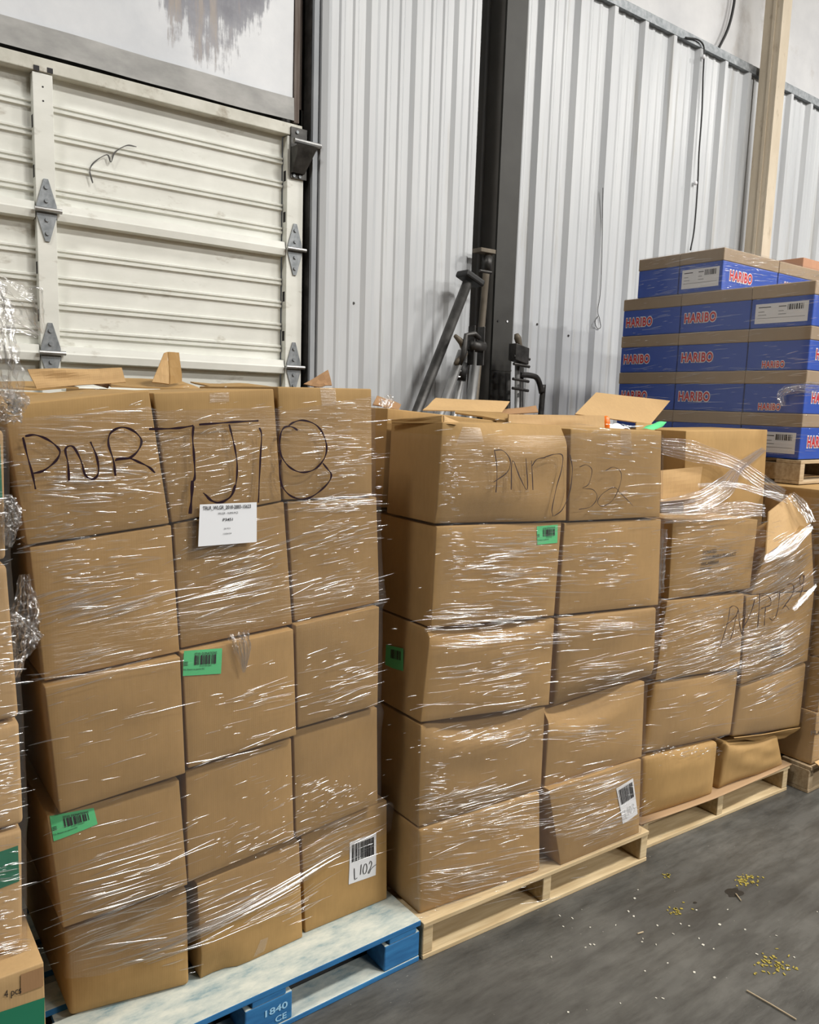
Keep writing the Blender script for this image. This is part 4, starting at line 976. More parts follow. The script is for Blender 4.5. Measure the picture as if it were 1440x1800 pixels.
f1 = Film('clear stretch film around the nearest stack, carrying the big black marker letters', 1, 1.835, 0.0,
          [(-20, 728), (40, 735), (262, 715), (275, 722), (480, 716), (500, 722), (600, 705), (700, 690)], [(60, 1770), (195, 1732), (338, 1660), (533, 1558), (690, 1468)], .9, seed=1)
f1.clusters([(a_[0], a_[1], a_[2], a_[3], int(a_[4] * .72), a_[5], a_[6], a_[7], a_[8] * .88) for a_ in [(140, 840, 95, 55, 190, 2, 15, 85, 1.6), (110, 935, 70, 30, 70, 10, 10, 50, 1.5), (150, 740, 110, 25, 26, 3, 40, 120, 1.3), (300, 800, 90, 85, 70, 16, 10, 40, 1.2), (420, 800, 70, 85, 90, 12, 8, 36, 1.2),
   (590, 800, 68, 85, 170, 4, 8, 50, 1.4), (590, 882, 75, 14, 90, 5, 15, 60, 1.7), (600, 935, 60, 60, 140, 12, 8, 42, 1.4), (160, 1010, 100, 55, 110, 9, 15, 80, 1.5), (180, 1065, 110, 28, 80, 16, 30, 150, 1.7),
   (420, 980, 100, 60, 140, 17, 12, 80, 1.4), (400, 1045, 100, 45, 60, 13, 40, 150, 1.3), (590, 1020, 68, 60, 90, 14, 8, 60, 1.3), (160, 1165, 90, 35, 40, 14, 40, 170, 1.4), (600, 1190, 60, 60, 90, 17, 12, 60, 1.5),
   (450, 1225, 70, 30, 45, 14, 12, 90, 1.2), (180, 1290, 110, 90, 26, 15, 20, 90, 1.3), (420, 1330, 90, 70, 40, 17, 12, 70, 1.3), (570, 1395, 95, 30, 170, 26, 4, 26, 1.5), (450, 1475, 110, 36, 140, 25, 4, 40, 1.4),
   (600, 1450, 65, 30, 60, 23, 10, 70, 1.4), (215, 1490, 110, 55, 46, 18, 30, 190, 1.5), (215, 1585, 105, 45, 60, 20, 50, 230, 2.0), (240, 1660, 90, 40, 80, 23, 40, 200, 2.4), (440, 1590, 110, 40, 80, 25, 30, 170, 1.6), (590, 1500, 75, 22, 50, 24, 15, 90, 1.5),
   (300, 1350, 280, 330, 90, 17, 8, 50, 1.0), (340, 900, 300, 200, 200, 9, 5, 30, 1.0)]])
for k in range(14):                                   # rolled lower edge of the film
    t0 = f1.rng.random() * .55; t1 = t0 + .25 + f1.rng.random() * .2; ex = [(195, 1727), (338, 1655), (533, 1553), (672, 1477)]
    xa, xb = 195 + 477 * t0, 195 + 477 * min(t1, 1); ya, yb = np.interp([xa, xb], [p[0] for p in ex], [p[1] for p in ex]); o_ = f1.rng.normal(0, 5)
    f1.ridge((xa, ya - 6 + o_), (xb, yb - 6 + o_), .0030, .0028, 14)
o1 = f1.done()
def marker(film, strokes_, wd, name, mat, dx=0, dy=0, sc_=1.0):
    mb = MB()
    for st in strokes_: stroke(mb, [(dx + p[0] / sc_, dy + p[1] / sc_) for p in st], lambda a, b: film.pt(a, b, .0055), wd)
    mb.build(name, mat, film.o)
A_ = [[(138, 318), (165, 430), (200, 560), (218, 645)], [(152, 310), (215, 303), (290, 330), (350, 375), (370, 415), (340, 470), (270, 525), (205, 545)],
      [(428, 592), (420, 480), (405, 392), (452, 376), (500, 460), (530, 555), (578, 580), (612, 540), (600, 440), (562, 345)],
      [(720, 560), (705, 460), (675, 360), (690, 290), (755, 255), (830, 275), (882, 330), (868, 390), (810, 445), (715, 462)], [(720, 455), (800, 448), (870, 475), (930, 505), (970, 542)],
      [(932, 266), (1040, 264), (1130, 258), (1212, 244)], [(1212, 246), (1207, 330), (1215, 440), (1221, 560), (1208, 600)]]
marker(f1, A_, 4.6, 'marker_writing', MARKER, 0, 680, 3.6)
marker(f1, [[(1205, 590), (1200, 700), (1193, 800)]], 6.5, 'marker_writing', MARKER, 0, 680, 3.6)
B_ = [[(300, 248), (322, 340), (340, 420), (352, 520), (345, 640), (310, 725), (245, 767), (185, 755), (145, 718), (128, 702)], [(500, 270), (514, 325), (505, 500), (494, 768)],
      [(755, 288), (715, 265), (668, 268), (642, 310), (634, 380), (645, 455), (690, 522), (750, 560), (810, 565), (875, 540), (930, 475), (946, 400), (922, 310), (870, 248), (790, 222), (730, 235), (695, 258)],
      [(645, 480), (632, 540), (648, 645), (695, 712), (765, 743), (835, 735), (905, 690), (962, 628), (976, 580), (952, 545), (920, 505)]]
marker(f1, B_, 3.6, 'marker_writing', MARKER, 320, 680, 3.789)
marker(f1, [[(100, 250), (240, 240), (350, 232), (497, 225)]], 4.4, 'marker_writing', MARKER, 320, 680, 3.789)
marker(f1, [[(342, 650), (310, 725), (245, 765), (185, 755), (140, 712)]], 5.0, 'marker_writing', MARKER, 320, 680, 3.789)
# white paper label on the film
lq = [(349, 961), (452, 953), (452, 883), (352, 887)]
Q = [at_pl(*p, 1.820, 0.0) for p in lq]
lf = lambda o: (lambda a, b: ((Q[0] * (1 - a) + Q[1] * a) * (1 - b) + (Q[3] * (1 - a) + Q[2] * a) * b) * [1, 0, 1] + [0, 1.822 - o, 0])
pl_ = sheet(lf(0), 'paper_label', WHITE_P, o1, 6); pl_['label'] = 'white printed paper label'
mb = MB(); f = lf(.0015)
put_text(mb, 'TRLR_WLGR_2018-2883-15623', (.05, .85, .89, .955), f, .012); put_text(mb, 'WLGR - 9,990 PCS', (.31, .735, .66, .79), f, .0)
put_text(mb, 'P3451', (.40, .575, .57, .645), f, .015); put_text(mb, '26 PCS', (.42, .375, .53, .41), f); put_text(mb, '12/06/24', (.41, .25, .55, .285), f); mb.build('printed_text', BLACK, pl_)

f2 = Film('clear stretch film around the middle stack, with thin marker letters across its top row', 2, a2(1.760), B2,
          [(690, 760), (780, 765), (990, 765), (1010, 760), (1180, 765)], [(700, 1600), (738, 1600), (950, 1528), (1130, 1462), (1170, 1450)], .55, seed=2)
f2.clusters([(850, 800, 70, 60, 40, 5, 8, 40, 1.1), (785, 840, 16, 70, 70, 0, 4, 16, 1.2), (1080, 790, 70, 40, 50, -4, 10, 60, 1.3), (1090, 870, 60, 40, 50, 3, 8, 45, 1.2), (880, 955, 90, 40, 90, 2, 12, 60, 1.3),
   (900, 1000, 90, 50, 130, 2, 15, 75, 1.6), (1070, 980, 75, 75, 130, 2, 8, 50, 1.4), (800, 980, 12, 80, 60, 2, 5, 18, 1.2), (850, 1082, 90, 20, 90, 3, 15, 80, 1.5), (870, 1120, 100, 18, 70, 4, 20, 90, 1.6), (860, 1190, 100, 50, 90, 8, 15, 90, 1.4),
   (1060, 1100, 75, 16, 60, 1, 15, 80, 1.3), (1070, 1180, 75, 36, 70, 9, 15, 100, 1.4), (870, 1290, 80, 14, 60, 12, 10, 60, 1.7), (1050, 1285, 85, 22, 50, 3, 10, 70, 1.4), (765, 1380, 28, 80, 100, 3, 5, 26, 1.3),
   (890, 1400, 120, 32, 130, 15, 10, 90, 1.4), (1050, 1365, 80, 26, 90, 14, 10, 80, 1.4), (850, 1440, 95, 40, 130, 12, 8, 60, 1.4), (840, 1530, 95, 50, 120, 13, 15, 110, 1.4), (1050, 1430, 75, 44, 160, 17, 10, 75, 1.5), (765, 1560, 30, 50, 40, -4, 10, 45, 1.4), (920, 1200, 220, 320, 160, 7, 5, 30, 1.0)])
o2 = f2.done()
C_ = [[(577, 380), (586, 470), (580, 565)], [(575, 380), (615, 382), (645, 425), (632, 475), (570, 520)], [(648, 553), (655, 425), (690, 505), (722, 550), (715, 415)], [(748, 555), (740, 425)], [(742, 450), (765, 420), (805, 412)],
      [(803, 410), (850, 398), (886, 405), (880, 470), (855, 560), (840, 640), (845, 672)], [(920, 400), (930, 470), (920, 560), (890, 640), (850, 672)]]
marker(f2, C_, 2.0, 'marker_writing', PENCIL, 630, 640, 2.526)
D_ = [[(960, 455), (990, 445), (1015, 470), (1000, 530), (975, 548), (1020, 555), (1038, 590), (1010, 630), (960, 642)], [(1075, 470), (1110, 455), (1142, 480), (1135, 540), (1105, 600), (1060, 628), (1040, 608), (1062, 572), (1110, 545), (1140, 570), (1195, 625)]]
marker(f2, D_, 1.4, 'marker_writing', PENCIL, 630, 640, 2.526)

f3 = Film('greyish stretch film around the slumped stack, its top bunched and torn open', 3, a3(1.735), B3,
          [(1150, 908), (1340, 912), (1345, 972), (1425, 928), (1450, 925)], [(1110, 1335), (1131, 1325), (1286, 1291), (1330, 1290), (1440, 1262)], .8, seed=3)
f3.clusters([(1250, 955, 80, 40, 90, 4, 8, 60, 1.3), (1250, 1010, 80, 36, 130, 13, 8, 60, 1.3), (1385, 985, 40, 40, 120, 32, 20, 80, 1.7), (1370, 1040, 60, 30, 120, 24, 10, 70, 1.5), (1240, 1080, 80, 36, 130, 12, 8, 60, 1.4), (1270, 1130, 110, 30, 200, 18, 8, 90, 1.5),
   (1370, 1120, 55, 45, 170, 24, 8, 70, 1.5), (1290, 1172, 120, 22, 130, 18, 10, 80, 1.4), (1230, 1240, 80, 50, 50, 14, 10, 60, 1.3), (1360, 1205, 50, 36, 70, 22, 15, 70, 1.6), (1195, 1318, 60, 8, 80, 13, 4, 14, 1.6), (1160, 1100, 10, 90, 70, 5, 5, 18, 1.4), (1300, 1060, 130, 130, 260, 14, 5, 30, 1.1), (1255, 985, 80, 60, 60, 10, 8, 50, 1.2), (1380, 1010, 46, 46, 110, 30, 12, 60, 1.5)])
o3 = f3.done()
E_ = [[(625, 1035), (605, 1150), (570, 1260), (535, 1365)], [(622, 1030), (665, 1010), (705, 1040), (690, 1090), (640, 1140), (590, 1172)], [(630, 1308), (670, 1180), (705, 1050), (718, 1150), (740, 1265), (765, 1110), (775, 1000)], [(750, 1200), (800, 1110), (850, 960)],
      [(865, 1200), (880, 1050), (895, 905)], [(900, 925), (950, 920), (985, 950), (978, 1000), (930, 1020), (900, 1030)], [(935, 1015), (925, 1100), (920, 1180)], [(1020, 900), (1060, 885), (1110, 866)], [(1070, 880), (1055, 970), (1022, 1090), (990, 1132), (960, 1110)],
      [(1130, 830), (1170, 818), (1190, 860), (1165, 930), (1078, 1032), (1110, 1008), (1140, 1042)], [(1282, 770), (1265, 738), (1242, 780), (1250, 832), (1278, 795), (1284, 745), (1265, 860), (1240, 935)]]
marker(f3, E_, 1.7, 'marker_writing', PENCIL, 1150, 860, 4.966)

f0 = Film('clear stretch film around the boxes at the left edge of the picture', 0, yl, 0.0, [(-400, 700), (8, 752), (20, 752)], [(-400, 1700), (45, 1690)], .5, seed=4)
f0.clusters([(-20, 900, 40, 120, 60, 8, 10, 60, 1.4), (0, 1150, 34, 100, 70, 8, 10, 50, 1.4), (10, 1350, 34, 90, 80, 10, 10, 50, 1.4), (10, 1560, 34, 90, 60, 10, 10, 50, 1.4), (15, 1660, 30, 12, 40, 12, 10, 60, 1.6)])
o0 = f0.done()
f4 = Film('clear stretch film around the stack at the right edge, past the slumped stack', 4, 1.61, 0.0, [(1380, 880), (1480, 880)], [(1400, 1345), (1480, 1330)], .6, seed=5)
f4.clusters([(1435, 910, 14, 30, 40, 5, 8, 30, 1.3), (1435, 1100, 12, 130, 60, 10, 8, 30, 1.3), (1436, 1260, 12, 70, 60, 12, 8, 30, 1.3)])
o4 = f4.done()

# film round the blue cases: side towards the aisle's left, front, a separate turn for the top layer
mb = MB(); wv = wob(61, 7, 2, 9); rr = np.random.default_rng(66)
def turn(x, y0, y1_, x1, z0, z1, n_side, n_front):
    P_ = [(x - .007 - .002 * wv(t * 4, 1), y1_ + (y0 - y1_) * t) for t in np.linspace(0, 1, 22)] + [(x - .004, y0 - .005)] + [(x + (x1 - x) * t, y0 - .007) for t in np.linspace(.02, 1, 14)]
    mb.grid([[(p[0], p[1], z) for z in np.linspace(z0, z1, 16)] for p in P_], 0, flip=True)
    def rdg(side):
        L_ = .02 + .13 * rr.random() ** 2; w_ = .0016 * rr.uniform(.4, 1.2); z = rr.uniform(z0 + .01, z1 - .01); sl = rr.normal(.05, .06); h_ = w_ * .6
        rows_ = []
        s0 = rr.uniform(0, (y1_ - y0) if side else (x1 - x)) ; 
        for o in (-1, -.5, 0, .5, 1):
            r_ = []
            for t in np.linspace(0, 1, 6):
                e = math.sin(math.pi * (.05 + .9 * t)) ** .6; zz = z + sl * L_ * t + o * w_ * e; hh = .0085 + h_ * e * (1 - o * o)
                r_.append((x - hh, y1_ - s0 - L_ * t, zz) if side else (x + s0 + L_ * t, y0 - hh, zz))
            rows_.append(r_)
        mb.grid(rows_, 1)
    for _ in range(n_side): rdg(True)
    for _ in range(n_front): rdg(False)
turn(XH, 1.872, 2.93, XH + 1.0, 1.505, 2.312, 260, 160)
turn(XH, 2.345, 2.85, XH + 1.0, 2.300, 2.520, 60, 240)
o5 = mb.build('stretch_wrap', [FILM, CREASE], smooth=True); tag(o5, 'clear stretch film around the pallet of blue cases with red lettering', 'stretch wrap')

# bunched ropes and tails of film
def film_strip(path, widths, seed, name, parent, folds=5, amp=.35, nseg=46, mat=None, crumple=.0):
    P_ = smooth_line([np.array(p) for p in path], 8); n = len(P_); tt = np.linspace(0, n - 1, nseg); L_ = [P_[int(t)] + (P_[min(int(t) + 1, n - 1)] - P_[int(t)]) * (t - int(t)) for t in tt]
    wv = wob(seed, 8, 2, 9); w2 = wob(seed + 1, 8, 3, 14); W_ = np.interp(np.linspace(0, 1, nseg), np.linspace(0, 1, len(widths)), widths); m_ = 26; rows_ = []
    for i, p in enumerate(L_):
        t = L_[min(i + 1, nseg - 1)] - L_[max(i - 1, 0)]; t = t / (np.linalg.norm(t) + 1e-9); out = np.array([-.55, -.8, .25]); out -= t * (out @ t); out /= np.linalg.norm(out); sd = np.cross(t, out); r_ = []
        for j in range(m_):
            a = j / (m_ - 1) * 2 - 1; ph = a * folds * 3.1 + 2.2 * wv(i / nseg * 2, a)
            r_.append(p + sd * a * W_[i] * (1 + .15 * wv(i / nseg * 3, 2)) + out * W_[i] * amp * math.sin(ph) * .5 + crumple * W_[i] * np.array([w2(i * .12, a * 2), w2(a * 2.3, i * .14), w2(i * .11 + 3, a * 2.1)]))
        rows_.append(r_)
    q = MB().grid(rows_); rs_ = np.random.default_rng(seed + 7)
    A_ = np.array(rows_)
    for _ in range(int(26 + 700 * max(W_))):                      # stretched creases along the strip
        i0 = rs_.integers(0, nseg - 6); i1 = min(nseg - 1, i0 + rs_.integers(4, 16)); j = rs_.uniform(.5, m_ - 1.5); dj = rs_.normal(0, .12); w_ = rs_.uniform(.0008, .0026); up_ = [[], [], []]
        for i in range(i0, i1 + 1):
            jj = min(max(j + dj * (i - i0), 0), m_ - 1.01); a = int(jj); p = A_[i, a] * (1 - jj + a) + A_[i, a + 1] * (jj - a); e = math.sin(math.pi * (.05 + .9 * (i - i0) / (i1 - i0)))
            t = A_[min(i + 1, nseg - 1), a] - A_[max(i - 1, 0), a]; t = t / (np.linalg.norm(t) + 1e-9); out = np.array([-.5, -.8, .3]); out -= t * (out @ t); out /= np.linalg.norm(out); sd = np.cross(t, out)
            for m2, (o1_, o2_) in enumerate(((-1, 0), (0, .5), (1, 0))): up_[m2].append(p + sd * o1_ * w_ * e + out * (.0015 + o2_ * w_ * e))
        q.grid(up_, 1)
    o = q.build(name, [mat or DENSE, CREASE], parent, smooth=True); return o
film_strip([at_y(1160, 892, 1.70), at_y(1225, 884, 1.715), at_y(1275, 855, 1.74), at_y(1300, 822, 1.83), at_y(1347, 787, 1.965)], [.030, .045, .040, .022, .012], 201, 'film_rope', o3, 7, .35)
film_strip([at_y(1163, 784, 1.93), at_y(1225, 795, 1.93), at_y(1290, 815, 1.90), at_y(1335, 845, 1.82), at_y(1378, 872, 1.78)], [.035, .045, .03, .035, .03], 202, 'film_rope', o3, 6, .22)
film_strip([at_y(1228, 853, 1.85), at_y(1290, 852, 1.83), at_y(1335, 864, 1.80), at_y(1384, 878, 1.76)], [.008, .014, .016, .02], 203, 'film_rope', o3, 3, .4)
film_strip([at_y(1166, 905, 1.715), at_y(1240, 902, 1.72), at_y(1300, 896, 1.715), at_y(1345, 897, 1.70)], [.03, .034, .034, .026], 204, 'film_rope', o3, 5, .3, crumple=.15)
film_strip([at_y(1345, 985, 1.645), at_y(1385, 962, 1.64), at_y(1428, 925, 1.64)], [.012, .03, .012], 205, 'film_rope', o3, 6, .3)
film_strip([at_y(1388, 868, 1.79), at_y(1410, 890, 1.72), at_y(1427, 918, 1.66)], [.025, .03, .02], 206, 'film_rope', o3, 5, .35, crumple=.15)
film_strip([at_y(1395, 1072, 1.64), at_y(1415, 1050, 1.632), at_y(1436, 1028, 1.625)], [.008, .013, .005], 207, 'film_rope', o3, 5, .3)
film_strip([at_y(1169, 930, 1.725), at_y(1162, 990, 1.72), at_y(1160, 1040, 1.715)], [.012, .016, .016], 208, 'film_rope', o3, 3, .5, crumple=.2)
film_strip([at_y(-24, 500, 1.70), at_y(-4, 570, 1.68), at_y(6, 640, 1.66), at_y(22, 700, 1.72), at_y(38, 712, 1.76)], [.028, .03, .03, .03, .02], 209, 'film_tail', o0, 5, .5, 60, crumple=.28)
film_strip([at_y(-20, 500, 1.74), at_y(30, 545, 1.75), at_y(72, 588, 1.78)], [.03, .06, .012], 210, 'film_tail', o0, 3, .2, 40, crumple=.10, mat=FILM)
film_strip([at_y(-5, 690, 1.75), at_y(15, 715, 1.745), at_y(40, 722, 1.75)], [.02, .035, .02], 211, 'film_tail', o0, 5, .5, 40, crumple=.35)
film_strip([at_y(44, 1010, 1.86), at_y(46, 1080, 1.85), at_y(34, 1130, 1.85), at_y(22, 1190, 1.86)], [.012, .03, .035, .012], 212, 'film_tail', o1, 5, .5, 50, crumple=.35)
film_strip([at_y(22, 1080, 1.84), at_y(45, 1105, 1.845), at_y(70, 1125, 1.835)], [.008, .022, .012], 213, 'film_tail', o1, 4, .5, 40, crumple=.3)
film_strip([at_y(14, 870, 1.79), at_y(20, 910, 1.785), at_y(14, 960, 1.79)], [.01, .022, .01], 214, 'film_tail', o0, 4, .5, 40, crumple=.35)
film_strip([at_y(676, 697, 2.16), at_y(680, 707, 2.15), at_y(676, 716, 2.14)], [.02, .022, .02], 215, 'film_tail', o2, 4, .5, 24, crumple=.3)
film_strip([at_y(418, 1112, 1.812), at_y(426, 1140, 1.806), at_y(428, 1182, 1.812)], [.030, .022, .004], 216, 'film_tail', o1, 4, .25, 24, crumple=.12)
film_strip([at_y(1310, 705, 2.0) * 0 + at_x(1378, 712, XH - .03), at_x(1372, 696, XH - .04), at_x(1390, 684, XH - .03), at_x(1440, 682, XH - .02)], [.012, .018, .022, .03], 217, 'film_tail', o5, 4, .5, 40, crumple=.3)

# ================================================================== CARGO BARS IN THE CORNER
def fl(p, q):            # foot of the line p->q on the floor
    t = p[2] / (p[2] - q[2]); r_ = p + (q - p) * t; r_[2] = .012; return r_
YB = 3.19
def bar(label, ptop, pq, r_, mat, dy=0.0):
    A, Q_ = at_y(*ptop, YB + dy), at_y(*pq, YB + dy); F_ = fl(A, Q_)
    root = empty('cargo_bar', (F_[0], F_[1], 0)); tag(root, label, 'cargo bar')
    mb = MB(); mb.tube([F_, A], r_, 14); mb.build('tube', mat, root, smooth=True)
    d = (A - F_) / np.linalg.norm(A - F_)
    mb = MB(); mb.tube([F_ - d * .012, F_ + d * .05], r_ * 1.5, 14); mb.build('rubber_foot', RUBBER, root, smooth=True)
    return root, A, F_, d
rt, A, F_, d = bar('black cargo bar with a flat rubber pad on top, leaning left of the others', (822, 497), (737, 715), .026, DARKSTEEL)
mb = MB(); c_ = A + d * .01; sx = np.array([.9, 0, -.35]); sx /= np.linalg.norm(sx)
pad = [c_ - sx * .055 + np.array([0, -.045, 0]), c_ + sx * .075 + np.array([0, -.045, 0]), c_ + sx * .075 + np.array([0, .05, 0]), c_ - sx * .055 + np.array([0, .05, 0])]
nn = np.cross(pad[1] - pad[0], pad[3] - pad[0]); nn /= np.linalg.norm(nn)
mb.hexa([p for p in pad] + [p + nn * .035 for p in pad]); mb.build('rubber_pad', RUBBER, rt, bevel=.01)
rt, A, F_, d = bar('tall rusty cargo bar with a T-shaped end and a ratchet, leaning against the column', (858, 444), (836, 700), .018, RUSTTUBE, .06)
mb = MB(); mb.hexa([A + np.array(q) for q in ((-.075, -.03, -.008), (.03, -.03, -.008), (.03, .04, -.008), (-.075, .04, -.008), (-.075, -.03, .014), (.03, -.03, .014), (.03, .04, .014), (-.075, .04, .014))]); mb.build('end_plate', RUSTTUBE, rt, bevel=.003)
mb = MB(); mb.tube([A - d * .09, A - d * .02], .027, 12); mb.build('collar', DARKSTEEL, rt, smooth=True)
mb = MB(); k = at_y(856, 478, YB); mb.tube([k + np.array([-.05, 0, 0]), k + np.array([.03, 0, 0])], .008, 8); mb.build('cross_pin', DARKSTEEL, rt)
def ratchet(root, c_, sc_, lev):
    mb = MB()
    for dx in (-.035, .030): mb.hexa([c_ + np.array([dx + x * .008, -.03 + y * .05, -.10 * sc_ + z * .17 * sc_]) for z in (0, 1) for x, y in ((0, 0), (1, 0), (1, 1), (0, 1))])
    rb_ = mb.build('ratchet_bracket', DARKSTEEL, root, bevel=.002)
    mb = MB(); mb.tube([c_ + np.array([-.05, -.01, -.02]), c_ + np.array([.045, -.01, -.02])], .026 * sc_, 12); mb.build('ratchet_gear', DARKSTEEL, rb_, smooth=True)
    mb = MB(); mb.tube([c_ + np.array(p) for p in lev], [.012, .014, .012, .016, .009], 10); mb.build('ratchet_lever', DARKSTEEL, rb_, smooth=True)
kc = at_y(836, 602, YB - .06); ratchet(rt, kc, 1.15, [(.0, -.03, .02), (-.04, -.035, .04), (-.09, -.03, .03), (-.10, -.03, -.06), (-.12, -.03, -.12)])
mb = MB(); kk = [at_y(*p, YB - .07) for p in ((800, 590), (812, 602), (818, 622), (806, 636), (800, 640))]; mb.tube(kk, [.010, .018, .014, .02, .009], 10); mb.build('ratchet_handle', RUSTTUBE, rt, smooth=True)
bar('slim steel cargo bar, second from the left in the corner bundle', (813, 618), (783, 702), .024, STEELTUBE, -.03)
rt, A, F_, d = bar('steel cargo bar with a black clamp, in the middle of the corner bundle', (820, 610), (803, 702), .019, STEELTUBE, .02)
k = at_y(811, 653, YB - .02); mb = MB(); mb.tube([k - d * .045, k + d * .045], .032, 14); cl_ = mb.build('clamp', RUBBER, rt, smooth=True)
mb = MB()
for z_ in (-.03, 0, .03): mb.tube([k + d * z_ + np.array([-.045, -.02, 0]), k + d * z_ + np.array([-.02, -.02, 0])], .006, 8)
mb.build('clamp_bolt', STEELTUBE, cl_)
bar('bright steel cargo bar, nearest the column in the corner bundle', (838, 618), (828, 702), .026, STEELTUBE, .0)
# hand truck right of the column
rt = empty('hand_truck', (at_y(908, 650, 3.2)[0], 3.2, 0)); tag(rt, 'grey hand truck frame with a bent tube handle, right of the dark column', 'hand truck')
p0, p1 = at_y(910, 625, 3.2), at_y(909, 712, 3.19); f0_ = fl(p0, p1); f0_[1] = 3.12
mb = MB(); mb.tube([f0_, p0], .015, 12); mb.build('frame_tube', STEELTUBE, rt, smooth=True)
mb = MB(); o_ = np.array([.055, .03, 0]); mb.tube([f0_ + o_, p0 + o_], .017, 12); mb.build('frame_tube', DARKSTEEL, rt, smooth=True)
o_ = np.array([-.035, .03, 0]); mb = MB(); mb.tube([f0_ + o_, p0 + o_ + np.array([0, 0, -.1])], .014, 12); mb.build('frame_tube', DARKSTEEL, rt, smooth=True)
hd = smooth_line([at_y(914, 659, 3.2), at_y(932, 660, 3.2), at_y(945, 666, 3.2), at_y(952, 690, 3.2), at_y(952, 715, 3.2), at_y(952, 715, 3.2) * [1, 1, 0] + [-.12, -.05, .35]], 8)
mb = MB(); mb.tube(hd, .016, 12); mb.build('bent_handle', DARKSTEEL, rt, smooth=True)
mb = MB(); kk = [at_y(*p, 3.17) for p in ((908, 587), (910, 594), (913, 606), (917, 622))]; mb.tube(kk, [.012, .020, .016, .012], 10); mb.build('lever_grip', RUSTTUBE, rt, smooth=True)
kc = at_y(911, 624, 3.17)
mb = MB(); mb.hexa([kc + np.array([-.045 + .10 * x, -.03 + .06 * y, -.03 + .09 * z - .02 * x]) for z in (0, 1) for x, y in ((0, 0), (1, 0), (1, 1), (0, 1))]); mb.build('latch', DARKSTEEL, rt, bevel=.004)
mb = MB()
for z_ in (-.01, -.05, -.13, -.18): mb.tube([kc + np.array([-.05, -.02, z_]), kc + np.array([.07, -.02, z_ - .01])], .008, 8)
mb.build('cross_rod', DARKSTEEL, rt)
mb = MB(); mb.box(f0_[0] - .12, f0_[0] + .22, f0_[1] - .16, f0_[1] + .02, 0.001, .01); mb.build('toe_plate', DARKSTEEL, rt)

# ================================================================== WIRES ON THE WALL
def wire(px, y_, r_, label, mat=CABLE):
    mb = MB(); mb.tube([at_y(p[0], p[1], y_) for p in smooth_line(px, 6)], r_, 7); o = mb.build('cable', mat, smooth=True); tag(o, label, 'cable'); return o
wire([(1205, 66), (1225, 69), (1236, 78), (1238, 95), (1236, 140), (1234, 200), (1229, 270), (1227, 320), (1221, 400), (1214, 440)], YR - .048, .0055, 'thin black cable hanging down the ribbed wall left of the tan post')
wire([(1296, -40), (1290, 10), (1280, 50), (1262, 88)], YR + .02, .010, 'black cable on the white insulation, running up out of the picture')
wire([(1060, 330), (1059, 420), (1056, 510), (1051, 545), (1054, 560), (1056, 575), (1050, 577), (1046, 566), (1051, 556)], YR - .040, .0022, 'fine wire ending in a small hook on the ribbed wall, above the middle stack')
for px_ in ((1237, 100), (1223, 322)):
    p = at_y(*px_, YR - .05); mb = MB(); mb.tube([p + np.array([0, 0, -.012]), p, p + np.array([0, 0, .012])], [.010, .013, .010], 10); o = mb.build('cable_clip', WHITE_I, smooth=True)
    o.parent = bpy.data.objects['cable']; o.location = tuple(WORLD_ORG[o.name] - WORLD_ORG['cable'])
# screws in the liner
wl = bpy.data.objects['wall_back_left']; sw = 0
for px_ in ((567, 527), (622, 533), (641, 533), (650, 536), (726, 541), (725, 540)):
    p = at_y(*px_, YL - .004); mb = MB(); mb.tube([p, p + np.array([0, .006, 0])], .007, 8); mb.build('screw', DARKSTEEL, wl)
wr = bpy.data.objects['wall_back_right']
for px_ in ((945, 570), (967, 575), (1000, 590)):
    p = at_y(*px_, YR - .004); mb = MB(); mb.tube([p, p + np.array([0, .006, 0])], .007, 8); mb.build('screw', DARKSTEEL, wr)

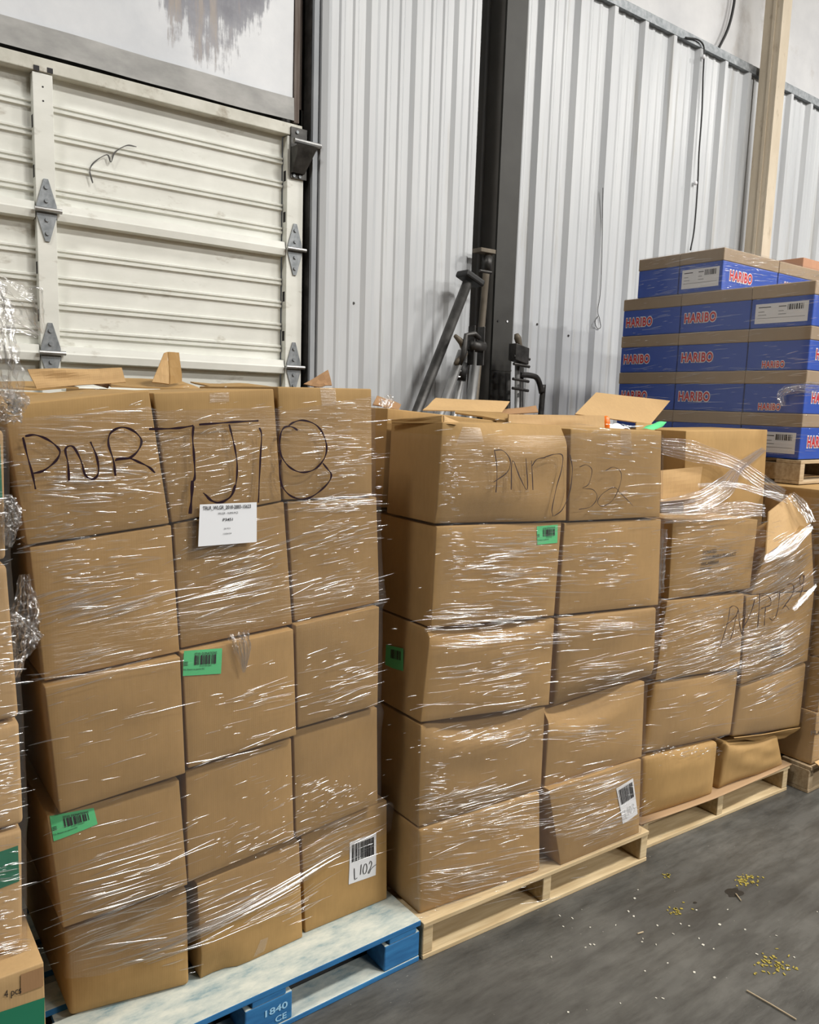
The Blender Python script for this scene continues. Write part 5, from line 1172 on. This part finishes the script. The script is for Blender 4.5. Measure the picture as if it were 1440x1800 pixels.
# ================================================================== LITTER ON THE FLOOR
rr = np.random.default_rng(5); GOLD = plain('yellow_straw', (.34, .27, .05), .6); SPLIN = plain('wood_splinter', (.42, .34, .22), .8); PALE = plain('pale_scrap', (.6, .58, .5), .7); DARKST = plain('dark_spill', (.02, .018, .015), .35)
def litter(cx, cy, rx, ry, n, name, mat, label, s0=.002, s1=.006):
    mb = MB()
    for _ in range(n):
        p = at_z(cx + rx * rr.normal(0, .5), cy + ry * rr.normal(0, .5), 0); a = rr.uniform(0, 6.28); L_ = rr.uniform(s0, s1); w_ = rr.uniform(.0012, .004)
        u_, v_ = np.array([math.cos(a), math.sin(a), 0]), np.array([-math.sin(a), math.cos(a), 0]); z = np.array([0, 0, .0025]); b = np.array([0, 0, .0004])
        q = [p - u_ * L_ - v_ * w_, p + u_ * L_ - v_ * w_, p + u_ * L_ + v_ * w_, p - u_ * L_ + v_ * w_]; mb.hexa([i + b for i in q] + [i + z for i in q])
    o = mb.build(name, mat); tag(o, label, 'debris', kind='stuff'); return o
litter(1312, 1548, 22, 10, 44, 'straw_litter', GOLD, 'yellow crumbs on the floor at the right, beside a small dark spill')
litter(1190, 1600, 20, 12, 18, 'straw_litter', GOLD, 'thin scatter of yellow crumbs on the floor, left of the dark spill')
litter(1360, 1695, 40, 18, 50, 'straw_litter', GOLD, 'largest patch of yellow crumbs on the lower right floor')
litter(1175, 1540, 12, 5, 12, 'straw_litter', GOLD, 'faint few yellow crumbs on the floor, nearest the middle pallet')
litter(1100, 1650, 330, 130, 46, 'wood_chips', PALE, 'tiny pale wood chips strewn over the bare floor', .001, .0042)
def blot(cx, cy, r_, label, seed):
    c0 = at_z(cx, cy, 0); w_ = wob(seed, 5, 1, 3); mb = MB(); n = 26; P_ = [c0 + np.array([0, 0, .0012])]
    for i in range(n):
        a = 6.283 * i / n; k = r_ * (1 + .35 * w_(math.cos(a) * 2, math.sin(a) * 2)); P_.append(c0 + np.array([k * math.cos(a), k * .7 * math.sin(a), .0006]))
    mb.add(P_, [(0, i + 1, (i + 1) % n + 1) for i in range(n)]); tag(mb.build('oil_spot', DARKST), label, 'stain')
blot(1290, 1569, .035, 'dark wet spot on the floor beside the yellow crumbs', 1)
blot(1222, 1587, .008, 'tiny dark dot on the floor left of the wet spot', 2)
def twig(px, label):
    mb = MB(); mb.tube([at_z(p[0], p[1], .004) for p in px], .0022, 6); tag(mb.build('wood_splinter', SPLIN), label, 'splinter')
twig([(1313, 1741), (1355, 1765), (1400, 1792)], 'long thin splinter on the floor in the lower right corner')
twig([(1294, 1571), (1303, 1583)], 'short pale splinter at the edge of the dark wet spot')
twig([(1121, 1641), (1131, 1638)], 'short splinter on the open floor, in front of the middle pallet')
